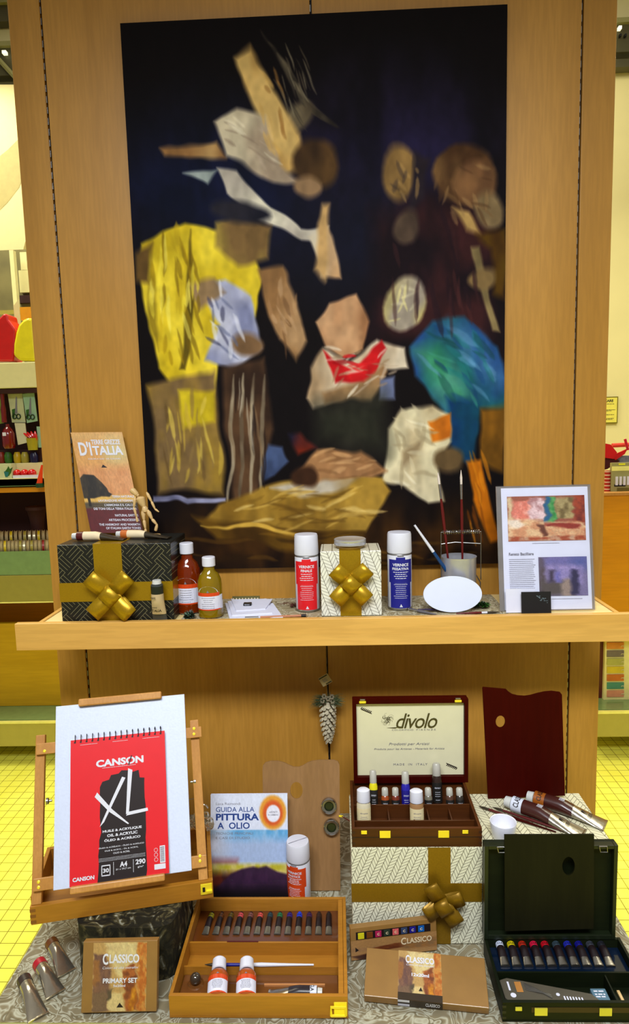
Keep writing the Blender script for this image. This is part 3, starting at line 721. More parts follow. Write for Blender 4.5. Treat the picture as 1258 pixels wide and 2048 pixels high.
# left lower ochre columns and brown hem
A([(300, 780), (430, 740), (450, 990), (320, 985)], (150, 118, 40), .014, (112, 88, 56))
A([(360, 790), (430, 780), (432, 850), (370, 860)], (200, 176, 34), .010, (170, 146, 24))
A([(445, 735), (525, 720), (545, 860), (505, 1010), (470, 1020), (450, 860)], (84, 58, 38), .012, (46, 30, 22))
for k in range(4): A(eld(462+k*20, 880, 4, 130, 2), (166, 152, 128), .004, (90, 76, 60), .8)
A([(310, 985), (380, 1005), (455, 995), (455, 1003), (380, 1016), (310, 996)], (140, 140, 170), .004, (20, 20, 40))
# middle right: dark brown forms and warm accents
A(eld(800, 345, 38, 50, 0), (150, 116, 66), .014, (96, 72, 42))
A([(830, 300), (860, 320), (850, 400), (820, 420)], (34, 26, 34), .014)
A(eld(812, 452, 30, 40, 10), (104, 84, 66), .014, (64, 50, 42))
A(eld(930, 350, 62, 66, -20), (66, 42, 24), .012, (110, 80, 48))
A(eld(952, 370, 44, 50, 20), (128, 90, 56), .014, (90, 60, 40))
A(eld(978, 420, 32, 34, 0), (150, 126, 90), .014, (110, 90, 62))
A([(905, 420), (935, 430), (960, 470), (930, 465)], (170, 136, 80), .010)
A([(950, 470), (1012, 450), (1012, 600), (990, 590), (980, 500)], (60, 34, 10), .014, (84, 60, 10))
A([(942, 490), (958, 490), (995, 660), (982, 660)], (140, 120, 80), .006, (90, 76, 50))
A(eld(965, 560, 26, 24, 0), (120, 96, 60), .012)
# pale, red and cream mass, centre
A([(636, 640), (664, 600), (716, 596), (742, 640), (730, 690), (690, 712), (655, 700)], (150, 104, 70), .007, (190, 148, 110))
A([(610, 790), (620, 730), (650, 700), (700, 720), (760, 670), (815, 690), (822, 740), (780, 740), (740, 770), (690, 790), (625, 808)], (206, 190, 168), .008, (160, 132, 100))
A([(650, 705), (700, 740), (770, 670), (780, 690), (750, 750), (730, 770), (665, 760)], (186, 22, 26), .006, (150, 10, 18))
A([(640, 775), (720, 765), (770, 730), (780, 745), (745, 800), (700, 795), (650, 800)], (166, 126, 84), .009, (120, 88, 60))
A([(762, 760), (795, 755), (792, 795), (760, 798)], (96, 104, 140), .008)
# round straw tuft form and blue-green mass, right
A(eld(812, 606, 45, 50, 15), (190, 174, 96), .009, (150, 138, 124))
A([(825, 690), (870, 640), (930, 640), (990, 690), (1010, 760), (1008, 810), (950, 820), (950, 870), (935, 940), (905, 900), (880, 820), (835, 760)], (24, 84, 92), .009, (30, 66, 120))
A([(835, 700), (880, 690), (930, 790), (925, 860), (870, 790)], (40, 120, 80), .02, (70, 140, 120))
A([(900, 660), (960, 690), (1000, 760), (960, 750)], (80, 130, 170), .03, (40, 80, 150))
A([(888, 800), (955, 810), (945, 930), (905, 925)], (10, 44, 90), .014, (14, 60, 84))
# white mass, orange and ochre below
A([(775, 850), (800, 815), (860, 810), (890, 830), (900, 890), (880, 940), (890, 1005), (860, 1010), (800, 960), (760, 960), (768, 900)], (206, 194, 160), .008, (176, 158, 124))
A([(800, 900), (850, 880), (840, 905), (800, 930)], (130, 108, 78), .012, None, .7)
A([(850, 840), (895, 828), (898, 880), (868, 890)], (196, 108, 24), .008, (160, 80, 16))
A([(955, 820), (1012, 800), (1012, 950), (960, 930)], (96, 62, 14), .012, (130, 84, 20))
A([(930, 930), (960, 925), (1005, 1080), (985, 1085), (945, 1000)], (180, 98, 10), .008, (130, 66, 8))
A(eld(898, 925, 26, 24, 0), (130, 106, 70), .012, (90, 70, 44))
# lower centre: blue sliver, flesh mound, straw ground
A([(630, 800), (770, 790), (770, 900), (640, 880)], (36, 36, 28), .03, (54, 54, 42))
A([(520, 930), (535, 885), (565, 885), (580, 915), (550, 950), (525, 960)], (60, 74, 110), .007, (16, 20, 40))
A([(575, 865), (600, 862), (640, 900), (600, 905)], (110, 30, 10), .010, (24, 20, 40))
A([(520, 970), (600, 960), (760, 950), (780, 975), (735, 1066), (590, 1060), (400, 1052), (440, 1010)], (160, 124, 46), .008, (120, 88, 28))
A([(540, 975), (620, 965), (720, 955), (690, 985), (600, 1000)], (180, 168, 150), .010, (140, 110, 60))
A([(600, 940), (640, 905), (720, 895), (770, 935), (740, 955), (650, 965), (605, 975)], (166, 120, 78), .009, (130, 90, 58))
A(eld(610, 955, 26, 24, 0), (52, 30, 18), .012)
A([(385, 1035), (600, 1062), (735, 1066), (725, 1095), (560, 1100), (430, 1075)], (96, 66, 16), .010, (60, 38, 10))
A([(400, 1052), (500, 1050), (600, 1066), (600, 1072), (500, 1062)], (190, 150, 60), .004)
# free brush strokes over each mass
rs = random.Random(77)
def strokes(n, cx, cy, rx, ry, ang, L, wd, cols, spread=14, al=.6):
    for k in range(n):
        a = rs.uniform(0, 6.28); q = math.sqrt(rs.random()); x, y = cx+rx*q*math.cos(a), cy+ry*q*math.sin(a)
        A(eld(x, y, L*rs.uniform(.5, 1.2), wd*rs.uniform(.5, 1.3), ang+rs.uniform(-spread, spread), 8), rs.choice(cols), .004, None, al)
strokes(40, 350, 600, 50, 120, 84, 34, 4, [(226, 204, 60), (150, 120, 16), (240, 222, 96), (110, 86, 14), (190, 160, 30)])
strokes(16, 455, 640, 40, 70, 60, 22, 3.5, [(220, 220, 236), (90, 96, 130), (60, 60, 90)], 30)
strokes(26, 380, 890, 60, 90, 88, 36, 4, [(190, 160, 60), (96, 72, 40), (210, 184, 80), (130, 104, 60)])
strokes(14, 490, 880, 40, 120, 88, 40, 2.6, [(180, 168, 150), (30, 20, 18), (120, 96, 70)], 6)
strokes(16, 500, 285, 60, 45, 35, 20, 3, [(226, 214, 190), (140, 120, 104), (180, 160, 140)], 20)
strokes(14, 545, 230, 24, 90, 68, 24, 4, [(220, 184, 120), (150, 108, 56), (200, 160, 90)], 12)
strokes(18, 590, 170, 40, 70, 62, 34, 1.8, [(130, 120, 100), (90, 80, 66), (60, 54, 46)], 12, .7)
strokes(14, 575, 630, 30, 70, 75, 24, 4, [(176, 140, 104), (100, 70, 44), (150, 112, 76)], 16)
strokes(24, 715, 735, 80, 50, -20, 18, 3, [(230, 220, 204), (150, 120, 90), (180, 160, 140)], 40)
strokes(10, 710, 725, 40, 22, 0, 18, 4, [(206, 30, 34), (130, 6, 12)], 30)
strokes(34, 920, 730, 70, 80, 50, 30, 6, [(30, 110, 110), (20, 60, 110), (60, 140, 120), (90, 140, 180), (16, 60, 60)], 24, .45)
strokes(20, 825, 900, 50, 80, 50, 26, 5, [(222, 212, 184), (160, 144, 112), (200, 186, 154)], 40)
strokes(10, 812, 606, 34, 40, 60, 16, 3, [(220, 208, 140), (120, 108, 90), (200, 190, 160)], 80)
strokes(12, 960, 1000, 24, 80, 72, 30, 4, [(206, 124, 20), (120, 60, 8), (160, 90, 14)], 8)
strokes(34, 610, 1020, 150, 34, -6, 36, 3.5, [(196, 160, 76), (120, 88, 28), (214, 184, 110), (90, 62, 18)], 24)
strokes(14, 690, 930, 60, 30, -14, 24, 4, [(190, 146, 100), (120, 82, 50)], 20)
strokes(16, 880, 560, 110, 100, 84, 50, 5, [(70, 34, 34), (30, 16, 24), (56, 28, 30)], 10, .5)
strokes(18, 935, 390, 60, 70, 60, 18, 4, [(150, 116, 76), (76, 50, 30), (110, 80, 50)], 60, .5)
strokes(12, 815, 350, 34, 46, 70, 18, 4, [(170, 134, 80), (60, 48, 44)], 40, .5)
strokes(20, 640, 1100, 300, 30, 0, 60, 4, [(90, 60, 16), (40, 24, 8), (120, 84, 24)], 12, .5)
img = paint(540, 780, (12, 7, 9), Ls, warp=.016, seed=3, grain=.16)
t = thing('oil_painting', 'large unframed dark canvas with loose patches of yellow, cream, red and teal', 'painting', (0, YP, zBot))
part('stretched_canvas', box(pxl, pxr, YP+.0008, -.0005, zBot, zTop), M_ink, t)
sheet('painted_surface', img, lambda u, v: (pxl+(pxr-pxl)*u, YP, zTop+(zBot-zTop)*v), vcol('oil_paint', .7, .10, 0, .08), t)
# ------------------------------------------------------------------ upper shelf
ZS = 1.078
t = thing('display_shelf', 'wide beech shelf with a thick front board, fixed across the panel', 'shelf', (-.05, -.13, 1.0))
part('shelf_board', box(-.845, .757, -.250, -.0005, 1.05, ZS), wood('pale_shelf_top', (232, 206, 140), (240, 216, 152), 'x', 6), t)
part('front_board', box(XL+.007, XR+.02, -.270, -.250, 1.010, 1.087), M_fascia, t, bevel=.0015)
part('side_rail', box(-.857, -.845, -.250, -.001, 1.03, 1.081), M_fascia, t)
part('side_rail', box(.757, .769, -.250, -.001, 1.03, 1.081), M_fascia, t)
for xs in (-.84, -.05, .70): part('bracket', box(xs, xs+.02, -.2, -.0005, 1.02, 1.05), M_steel, t)
M_dam = damask('damask_cloth', (146, 132, 100), (192, 184, 158), (104, 90, 62), 14)
ZC = ZS+.0025
def cloth(name, x0, x1, y0, y1, z, lab, amp=.0012, seed=1, drop=0):
    nx, ny = 60, 24; bm = NB(); g = vn(ny+1, nx+1, 8, 18, seed)
    V = []
    for j in range(ny+1):
        for i in range(nx+1):
            V.append(bm.verts.new((x0+(x1-x0)*i/nx, y0+(y1-y0)*j/ny, z-.0012+g[j, i]*amp)))
    for j in range(ny):
        for i in range(nx): bm.faces.new([V[j*(nx+1)+i], V[j*(nx+1)+i+1], V[(j+1)*(nx+1)+i+1], V[(j+1)*(nx+1)+i]])
    return solo(name, bm, M_dam, lab, 'cloth', smooth=True)
cloth('shelf_runner', -.45, .47, -.249, -.004, ZC-.0004, 'taupe damask runner cloth lying along the upper shelf')
# helper: upright bottle / can from pixels: base centre px, base plane
def label_lines(S, w_, ys, bm=None, t_=.0012, align='c', h=.0012):
    bm = bm or NB(); return lines(bm, S, -w_/2, w_/2, ys, t_, h, .35, align)
# ---- black patterned gift box
YG = -.235
a, b_ = PY(116, 1090, YG), PY(345, 1086, YG); gx0, gx1, gz1 = -.787, -.467, a.z*.5+b_.z*.5
M_bask = basket('black_basket_paper', (26, 26, 22), (110, 104, 74), (0, 2), .040, 4, .14)
M_gtop = mat('black_paper_top', (34, 34, 30), .35)
t = thing('gift_box', 'black gift box with gold line pattern and gold bow, left end of upper shelf', 'gift box', ((gx0+gx1)/2, -.15, ZC))
part('wrapping', box(gx0, gx1, YG, -.055, ZC, gz1), M_bask, t, bevel=.002)
part('top_panel', box(gx0+.003, gx1-.003, YG+.003, -.058, gz1-.001, gz1+.0004), M_gtop, t)
def ribbon(bm, x0, x1, z0, z1, Y, th=.0012): return bx(bm, x0, x1, Y-th, Y, z0, z1)
def rect_px(x0, y0, x1, y1, Y):
    a, b_ = PY(x0, y1, Y), PY(x1, y0, Y); return a.x, b_.x, a.z, b_.z
x0, x1, z0, z1 = rect_px(196, 1088, 242, 1245, YG); bm = ribbon(NB(), x0, x1, ZC, gz1+.001, YG); bx(bm, x0, x1, YG-.001, -.055, gz1, gz1+.0015)
part('ribbon_band', bm, M_gold, t)
x0, x1, z0, z1 = rect_px(119, 1162, 347, 1204, YG); bm = NB(); ribbon(bm, gx0-.001, gx1+.001, z0, z1, YG-.0004); bx(bm, gx1, gx1+.0015, YG-.001, -.055, z0, z1)
part('ribbon_band', bm, M_gold, t)
def bow(t, S, loops, wid, mt, centre):
    """loops: (dx, dy, length) direction on the face; ribbon of width wid folded out and back"""
    for k, (dx, dy, L) in enumerate(loops):
        d = Vector((dx, dy)).normalized(); q = Vector((-d.y, d.x)); bm = NB(); P = []
        hh = L*.34
        for s_, h in ((.0, .003), (.25, .004), (.55, hh*.35), (.85, hh*.62), (1, hh*.86), (.97, hh*1.05), (.8, hh*1.12), (.5, hh*.98), (.25, hh*.7), (0, hh*.45)):
            P.append((s_*L, h+.001*k))
        top = []
        for s_, h in P:
            for e in (-.5, .5):
                c = d*s_ + q*wid*e; top.append(bm.verts.new(S(c.x, c.y, h)))
        for i in range(len(P)-1): bm.faces.new((top[2*i], top[2*i+1], top[2*i+3], top[2*i+2]))
        o = part('bow_loop', bm, mt, t, smooth=True); s = o.modifiers.new('s', 'SOLIDIFY'); s.thickness = .0008
    bm = NB(); ang = math.atan2(loops[0][1], loops[0][0]); d = Vector((math.cos(ang), math.sin(ang))); q = Vector((-d.y, d.x)); top = []
    L = centre
    for s_, h in ((-.5, 0), (-.56, .5), (-.45, .9), (-.2, 1.05), (.2, 1.05), (.45, .9), (.56, .5), (.5, 0)):
        for e in (-.5, .5):
            c = d*s_*L + q*wid*e*.95; top.append(bm.verts.new(S(c.x, c.y, .014+h*.018)))
    for i in range(7): bm.faces.new((top[2*i], top[2*i+1], top[2*i+3], top[2*i+2]))
    o = part('bow_centre', bm, mt, t, smooth=True); s = o.modifiers.new('s', 'SOLIDIFY'); s.thickness = .0008
c = PY(225, 1188, YG-.002)
S = Surf(c, (1, 0, 0), (0, 0, 1))
bow(t, S, [(-1, 1, .080), (1, 1, .080), (-1, -1, .075), (1, -1, .080)], .046, M_gold, .046)
# ---- brochure leaning on the panel, standing on the black box
PB = Vector((0, -.10, gz1+.001)); nB = Vector((0, -math.cos(.24), math.sin(.24)))
BC = [PP(x, y, PB, nB) for x, y in ((141, 865), (244, 864), (292, 1068), (182, 1066))]
BC[2] = BC[1] + (BC[3]-BC[0]); fnB = lambda u, v: BC[0]+(BC[1]-BC[0])*u+(BC[3]-BC[0])*v
wB = (BC[1]-BC[0]).length; hB = (BC[3]-BC[0]).length
def pu(*P): return [(a, b) for a, b in P]
img = paint(110, 200, (206, 150, 84), [
    (R4(0, .0, 1, .08), (206, 160, 96), .03), (eld(.8, .2, .25, .12), (196, 176, 120), .1), (R4(0, .35, 1, .64), (196, 130, 78), .05, (206, 144, 92)),
    (R4(-1, .63, 2, .72), (214, 170, 84), .008, (196, 160, 90)), (R4(-1, .70, 2, .80), (84, 72, 50), .012, (70, 60, 44)), (R4(-1, .76, 2, 2), (92, 22, 28), .012, (84, 20, 26)),
    ([(0, .46), (.08, .42), (.28, .43), (.4, .5), (.48, .56), (.5, .60), (.56, .62), (.5, .645), (.35, .64), (.2, .66), (0, .66)], (26, 20, 16), .006, (60, 48, 30)),
    (R4(.07, .64, .12, .74), (30, 22, 16), .004)], seed=21, grain=.12)
t = thing('brochure', 'tall leaning earth-colours brochure with a dark tree, standing on the black gift box', 'brochure', (BC[3]+BC[2])/2)
ex = (BC[1]-BC[0]).normalized(); ey = (BC[0]-BC[3]).normalized(); nn_ = ex.cross(ey).normalized()
bm = NB(); q = [bm.verts.new(p+nn_*h) for h in (-.0012, -.0001) for p in BC]
for f in ((3, 2, 1, 0), (4, 5, 6, 7), (0, 1, 5, 4), (1, 2, 6, 5), (2, 3, 7, 6), (3, 0, 4, 7)): bm.faces.new([q[i] for i in f])
part('card', bm, M_kraft, t)
M_print = vcol('printed_sheet', .4, 0, .25)
sheet('cover', img, fnB, M_print, t)
S = Surf(BC[3], ex, ey, nn_)
bm = NB(); text(bm, S, "TERRE GREZZE", wB*.36, hB*.875, wB*.56, hB*.05, .03)
text(bm, S, "D'I", wB*.10, hB*.765, wB*.24, hB*.14, .03); text(bm, S, "TALIA", wB*.36, hB*.77, wB*.58, hB*.092, .035)
text(bm, S, "COLORI A OLIO   OIL COLOURS", wB*.24, hB*.725, wB*.62, hB*.014, .01)
for k, (s_, y, wd) in enumerate((("TERRA NATURALE", .345, .42), ("LAVORAZIONE ARTIGIANALE", .305, .70), ("L'ARMONIA E IL CALORE", .262, .60), ("DEI TONI DELLA TERRA ITALIANA", .225, .82), ("NATURAL EARTHS", .16, .44), ("ARTISAN PROCESSING", .115, .58), ("THE HARMONY AND WARMTH", .07, .78), ("OF ITALIAN EARTH TONES", .035, .66))):
    text(bm, S, s_, wB*.97, hB*y, wB*wd, hB*.023, .02, align='r')
part('lettering', bm, M_white, t)
bm = poly(S, [(wB*.46, hB*.645), (wB*.57, hB*.645), (wB*.50, hB*.675)], .0008); part('emblem', bm, M_ink, t)
# ---- paint tubes
def paint_tube(name, L, r, capc, bandc, bodyc, tailc, lab, cat='paint tube', lay=True, letter=None, crimp=1.35, band=(.10, .22), body=(.22, .62), ink=None, group=None):
    """lies along +x with the cap at the origin, resting on z = 0"""
    t = thing(name, lab, cat, group=group)
    c0 = .09*L
    def cz(f):
        if f < .45: return r, r
        g = (f-.45)/.55; return r + (crimp*r-r)*g, r*(1-g) + .0015*g
    bm = NB(); loft(bm, [(c0*.9, 0, r, r*.4, r*.4), (c0*1.12, 0, r, r, r)] + [(L*f, 0, cz(f)[1], *cz(f)) for f in (.2, .35, .45, .6, .75, .9, 1)], 20)
    part('tube_body', bm, tailc, t, local=True, smooth=True)
    bm = NB(); loft(bm, [(L*.955, 0, .0022, r*crimp*1.02, .0022), (L*1.0, 0, .0022, r*crimp*1.02, .0022)], 16); part('crimped_end', bm, tailc, t, local=True)
    for (f0, f1), mt, nm in ((band, bandc, 'colour_band'), (body, bodyc, 'label_sleeve')):
        if mt is None: continue
        bm = NB(); n = 6; secs = []
        for i in range(n+1):
            f = f0+(f1-f0)*i/n; a_, b_ = cz(f); secs.append((L*f, 0, b_+.0003, a_+.0006, b_+.0006))
        loft(bm, secs, 20); part(nm, bm, mt, t, local=True, smooth=True)
    bm = NB(); loft(bm, [(0, 0, r, r*.72, r*.72), (c0*.92, 0, r, r*.8, r*.8), (c0, 0, r, r*.6, r*.6)], 16); part('cap', bm, capc, t, local=True, smooth=True, bevel=.0004)
    if letter:
        bm = NB()
        for s_, f, wd, ht, mt_ in letter:
            S_ = lambda x, y, h, f=f: Vector((L*f + y, 0, 0)) + Vector((0, -math.sin(x/r)*(r+h+.0006), r+math.cos(x/r)*(r+h+.0006)))
            S_ = (lambda x, y, h, f=f: Vector((L*f - y, math.sin(x/r)*(r+h+.0006), r+math.cos(x/r)*(r+h+.0006))))
            text(bm, S_, s_, -wd/2, -ht/2, wd, ht, .02, h=.0005)
        part('lettering', bm, ink or M_black, t, local=True)
    kids(t); return t
M_dkfoil = mat('dark_tube_foil', (60, 52, 40), .35, .3)
M_lid = mat('translucent_cap', (200, 200, 196), .3)
t1 = paint_tube('paint_tube', .155, .0125, M_lid, M_maroon, M_cream, M_dkfoil, 'large paint tube with dark red band lying on the black gift box, left one', body=(.22, .55))
p = PZ(146, 1082, gz1+.001); t1.location = (p.x, p.y, gz1+.0022); t1.rotation_euler = (0, 0, -.05)
t2 = paint_tube('paint_tube', .165, .0115, M_lid, mat('band_orange', (190, 100, 40), .4), M_cream, M_dkfoil, 'large paint tube with orange band lying behind the red-banded one on the black box', body=(.22, .55))
t2.location = (p.x+.118, p.y+.032, gz1+.0022); t2.rotation_euler = (0, 0, -.16)
# standing tube in front of the black box
t3 = paint_tube('paint_tube', .125, .0165, M_lid, mat('band_dark_green', (28, 34, 24), .35), mat('label_beige', (196, 172, 130), .5), mat('slate_tube', (70, 76, 78), .3, .4), "beige-labelled paint tube standing on its crimped end beside the black gift box", letter=None, crimp=1.3, band=(.13, .30), body=(.30, .78))
c = PY(322, 1243, -.243)
t3.location = (c.x, -.2465, ZC+.1225); t3.rotation_euler = (0, math.pi/2, -math.pi/2*0)
# cap up: local +x points down; face toward -y
t3.rotation_euler = Matrix(((0, 1, 0), (0, 0, -1), (-1, 0, 0))).to_euler()
S = Surf((c.x-.016, -.2465-.0335, ZC), (1, 0, 0), (0, 0, 1))
S = Surf((c.x-.0165, -.2465-.0285, ZC+.03), (1, 0, 0), (0, -.22, 1))
bm = NB(); text(bm, S, "ITALIA", .001, .006, .029, .008, .03, h=0.001); text(bm, S, "TERRE", .002, .017, .016, .004, .02, h=.001); text(bm, S, "TERRE", .003, .045, .014, .006, .02, h=.001)
part('lettering', bm, M_ink, t3)
# ---- wooden mannequin
def mannequin():
    px = lambda x, y, Y=-.15: PY(x, y, Y)
    Y = -.135
    base = px(300, 1066, Y); base.z = gz1+.0005
    t = thing('artist_mannequin', 'jointed pale wooden artist mannequin walking pose on the black gift box', 'mannequin', base)
    part('base', lathe(NB(), [(.019, 0), (.019, .008), (.017, .0095), (0, .0095)], 24, Matrix.Translation(base+Vector((.012, 0, 0))), cap=False), M_mann, t, smooth=True)
    P = {k: px(x, y, Y) for k, (x, y) in dict(head=(268, 985), head2=(262, 978), neck=(275, 990), ch=(281, 997), chest=(284, 1005), waist=(288, 1013), pel=(290, 1018), ls=(270, 996), le=(268, 1015), lh=(273, 1034), lhh=(275, 1044), rs=(294, 986), re=(303, 1003), rh=(310, 1018), rhh=(318, 1024),
        lhip=(286, 1022), lk=(288, 1040), la=(291, 1058), lt=(291, 1064), rhip=(296, 1022), rk=(304, 1038), ra=(314, 1050), rt=(311, 1062)).items()}
    def limb(n, a, b_, r0, r1):
        a, b_ = P[a], P[b_]; d = b_-a
        part(n, tube(NB(), [a, a+d*.08, a+d*.3, a+d*.7, a+d*.93, b_], [r0*.5, r0*.95, r0*1.12, r1*1.1, r1*.9, r1*.4], 12), M_mann, t, smooth=True)
        bm = NB(); bmesh.ops.create_icosphere(bm, subdivisions=2, radius=r0*.75, matrix=Matrix.Translation(a)); part('joint_ball', bm, M_mann, t, smooth=True)
    limb('head', 'neck', 'head2', .007, .0085)
    part('chest', tube(NB(), [P['ch']+Vector((0, 0, .006)), P['ch'], P['chest'], P['waist']], [.008, .0135, .011, .006], 14), M_mann, t, smooth=True)
    part('pelvis', tube(NB(), [P['waist'], P['pel'], P['pel']+Vector((.001, 0, -.008))], [.006, .0095, .008], 14), M_mann, t, smooth=True)
    for n, a, b_, r0, r1 in (('upper_arm', 'ls', 'le', .0042, .0036), ('forearm', 'le', 'lh', .0036, .003), ('hand', 'lh', 'lhh', .003, .0034), ('upper_arm', 'rs', 're', .0042, .0036), ('forearm', 're', 'rh', .0036, .003), ('hand', 'rh', 'rhh', .003, .0022),
        ('thigh', 'lhip', 'lk', .006, .0045), ('shin', 'lk', 'la', .0045, .0034), ('foot', 'la', 'lt', .0034, .004), ('thigh', 'rhip', 'rk', .006, .0045), ('shin', 'rk', 'ra', .0045, .0034), ('foot', 'ra', 'rt', .004, .0045)): limb(n, a, b_, r0, r1)
    a = P['lt']; a.z = base.z+.006
mannequin()
# ---- two varnish bottles
def liquid_bottle(name, cx, Y, ytop, wpx, liq, lab, lw=1.5, capc=M_white, big=True):
    base = PY(cx, 1236, Y); top = PY(cx, ytop, Y); H = top.z-ZC; r = (PY(cx+wpx/2, 1180, Y).x-PY(cx-wpx/2, 1180, Y).x)/2
    t = thing(name, lab, 'bottle', (base.x, Y, ZC)); M = Matrix.Translation((base.x, Y, ZC))
    hb = H*.82
    sh = [(0, .002), (r*.9, .0), (r, .004), (r, hb*.66), (r*.94, hb*.76), (r*.75, hb*.87), (r*.45, hb*.95), (r*.40, H*.93)]
    g = bpy.data.materials.get(liq[0]) or mat(liq[0], liq[1], .06, 0, .6, trans=.55, ior=1.35, var=.02, coat=.6)
    part('glass_body', lathe(NB(), sh, 36, M, cap=False), g, t, smooth=True)
    part('cap', lathe(NB(), [(r*.50, H*.845), (r*.53, H*.85), (r*.53, H*.99), (r*.48, H), (0, H)], 28, M, cap=False), capc, t, smooth=True, bevel=.0006)
    S = Cyl(M, r, .0)
    lbw = r*lw
    part('label', patch(S, -lbw*.95, lbw*.95, hb*.19, hb*.47, .0005, 14), M_paper, t)
    n = 12; arch = [(lbw*.62*math.cos(a), hb*.47+lbw*.52*math.sin(a)) for a in np.linspace(0, math.pi, n)]
    part('label_arch', poly(S, arch[::-1], .0005), M_paper, t)
    part('label_band', patch(S, -lbw*.66, lbw*.66, hb*.46, hb*.53, .0009, 8), M_orange, t); part('label_edge', patch(S, -lbw*.7, lbw*.7, hb*.175, hb*.20, .0009, 8), M_orange, t)
    bm = NB(); poly(S, [(-.003, hb*.535), (.004, hb*.535), (0, hb*.585)], .0012, bm); lines(bm, S, -r*.6, r*.6, [hb*f for f in (.42, .38, .34, .30, .26, .22)], .0011, .0012, .5, 'c'); part('label_print', bm, M_grey, t)
liquid_bottle('varnish_bottle', 380, -.145, 1085, 51, ('amber_red_liquid', (150, 50, 6)), 'taller bottle of red-amber liquid with white cap, beside the black gift box')
liquid_bottle('varnish_bottle', 422.5, -.198, 1113, 49, ('yellow_oil_liquid', (170, 140, 16)), 'shorter bottle of yellow oil with white cap in front of the red-amber one')
# ---- small dark pine sprig cluster
def sprig(name, c, R, n, ca, cb, lab, cat, flat=.6, seed=1, L=.012):
    rnd = random.Random(seed); t = thing(name, lab, cat, c)
    for mt, cnt in ((ca, n), (cb, n//3)):
        bm = NB()
        for i in range(cnt):
            th = rnd.uniform(0, 2*math.pi); ph = rnd.uniform(-.1, 1.3); d = Vector((math.cos(th)*math.cos(ph), math.sin(th)*math.cos(ph), math.sin(ph)*flat+.05))
            p0 = Vector(c)+d*R*rnd.uniform(.1, .5)+Vector((0, 0, .004)); p1 = p0+d*rnd.uniform(.5, 1)*(R*.7)
            s = d.cross(Vector((rnd.uniform(-1, 1), rnd.uniform(-1, 1), 1))).normalized()*R*.13; nrm = d.cross(s).normalized()*.0006
            m_ = (p0+p1)/2
            v = [bm.verts.new(x) for x in (p0-nrm, m_+s, p1, m_-s, m_+nrm*3)]
            for f in ((0, 1, 4), (1, 2, 4), (2, 3, 4), (3, 0, 4), (0, 3, 2, 1)): bm.faces.new([v[i_] for i_ in f])
        part('leaves', bm, mt, t)
    return t
M_dleaf = mat('dark_leaf', (16, 30, 18), .4); M_fleaf = mat('frosted_leaf', (100, 130, 110), .5)
c = PZ(381, 1235, ZC); sprig('pine_sprig', (c.x, -.226, ZC+.001), .021, 110, M_dleaf, M_fleaf, 'small dark green frosted sprig below the red-amber bottle', 'sprig', 1.0, 3)
# ---- three white canvas boards + name tag, pencil
ZB = ZC
def board(px, z, th, lab, nm='canvas_board'):
    P = [PZ(x, y, z+th) for x, y in px]
    bm = NB(); a = [bm.verts.new((p.x, max(p.y, -.2485), z)) for p in P]; b = [bm.verts.new((p.x, max(p.y, -.2485), z+th)) for p in P]; n = len(P)
    bm.faces.new(a[::-1]); bm.faces.new(b)
    for i in range(n): bm.faces.new((a[i], a[(i+1) % n], b[(i+1) % n], b[i]))
    return solo(nm, bm, M_paper, lab, 'canvas board')
board([(459, 1236), (566, 1234), (546, 1206), (450, 1206)], ZB, .004, 'largest white canvas board, bottom of the flat stack on the shelf')
board([(464, 1230), (545, 1225), (533, 1197), (455, 1202)], ZB+.0042, .004, 'middle white canvas board of the flat stack on the shelf')
board([(472, 1221), (531, 1217), (545, 1198), (462, 1197)], ZB+.0084, .003, 'smallest white canvas board on top of the flat stack')
zt_ = ZB+.0116
a, b_ = PZ(465, 1198, zt_), PZ(520, 1196, zt_)
t = thing('metal_strip', 'small olive comb-toothed metal strip on the white canvas boards', 'clip', a)
M_ol = mat('olive_metal', (90, 84, 40), .4)
part('strip', box(a.x, b_.x, a.y-.002, a.y+.003, zt_, zt_+.008), M_ol, t)
bm = NB()
for i in range(9): bx(bm, a.x+.002+i*(b_.x-a.x)/9, a.x+.005+i*(b_.x-a.x)/9, a.y-.004, a.y-.002, zt_, zt_+.003)
part('teeth', bm, M_cream, t)
a, b_ = PZ(487, 1211, zt_), PZ(510, 1196, zt_)
t = thing('fabric_tag', 'small black folded tag on top of the white canvas boards', 'tag', a)
part('body', box(a.x, b_.x, a.y-.006, a.y+.012, zt_, zt_+.007), M_black, t, bevel=.001)
S = Surf((a.x, a.y-.0062, zt_), (1, 0, 0), (0, 0, 1)); part('print', lines(NB(), S, .004, .024, (.003,), .0012, .0004), M_white, t)
p0, p1 = PZ(490, 1236, ZC+.004), PZ(612, 1231, ZC+.004)
p0.y = max(p0.y, -.243); p1.y = max(p1.y, -.238)
t = thing('pencil', 'reddish wooden pencil with black end lying at the shelf front edge', 'pencil', p0)
d = p1-p0
part('shaft', tube(NB(), [p0+d*.25, p0+d*.93], .0034, 8), mat('pencil_wood', (178, 110, 70), .4), t)
part('ferrule', tube(NB(), [p0, p0+d*.22], .0038, 8), M_chrome, t, smooth=True)
part('end_cap', tube(NB(), [p0+d*.92, p1], .0042, 10), M_black, t, smooth=True)
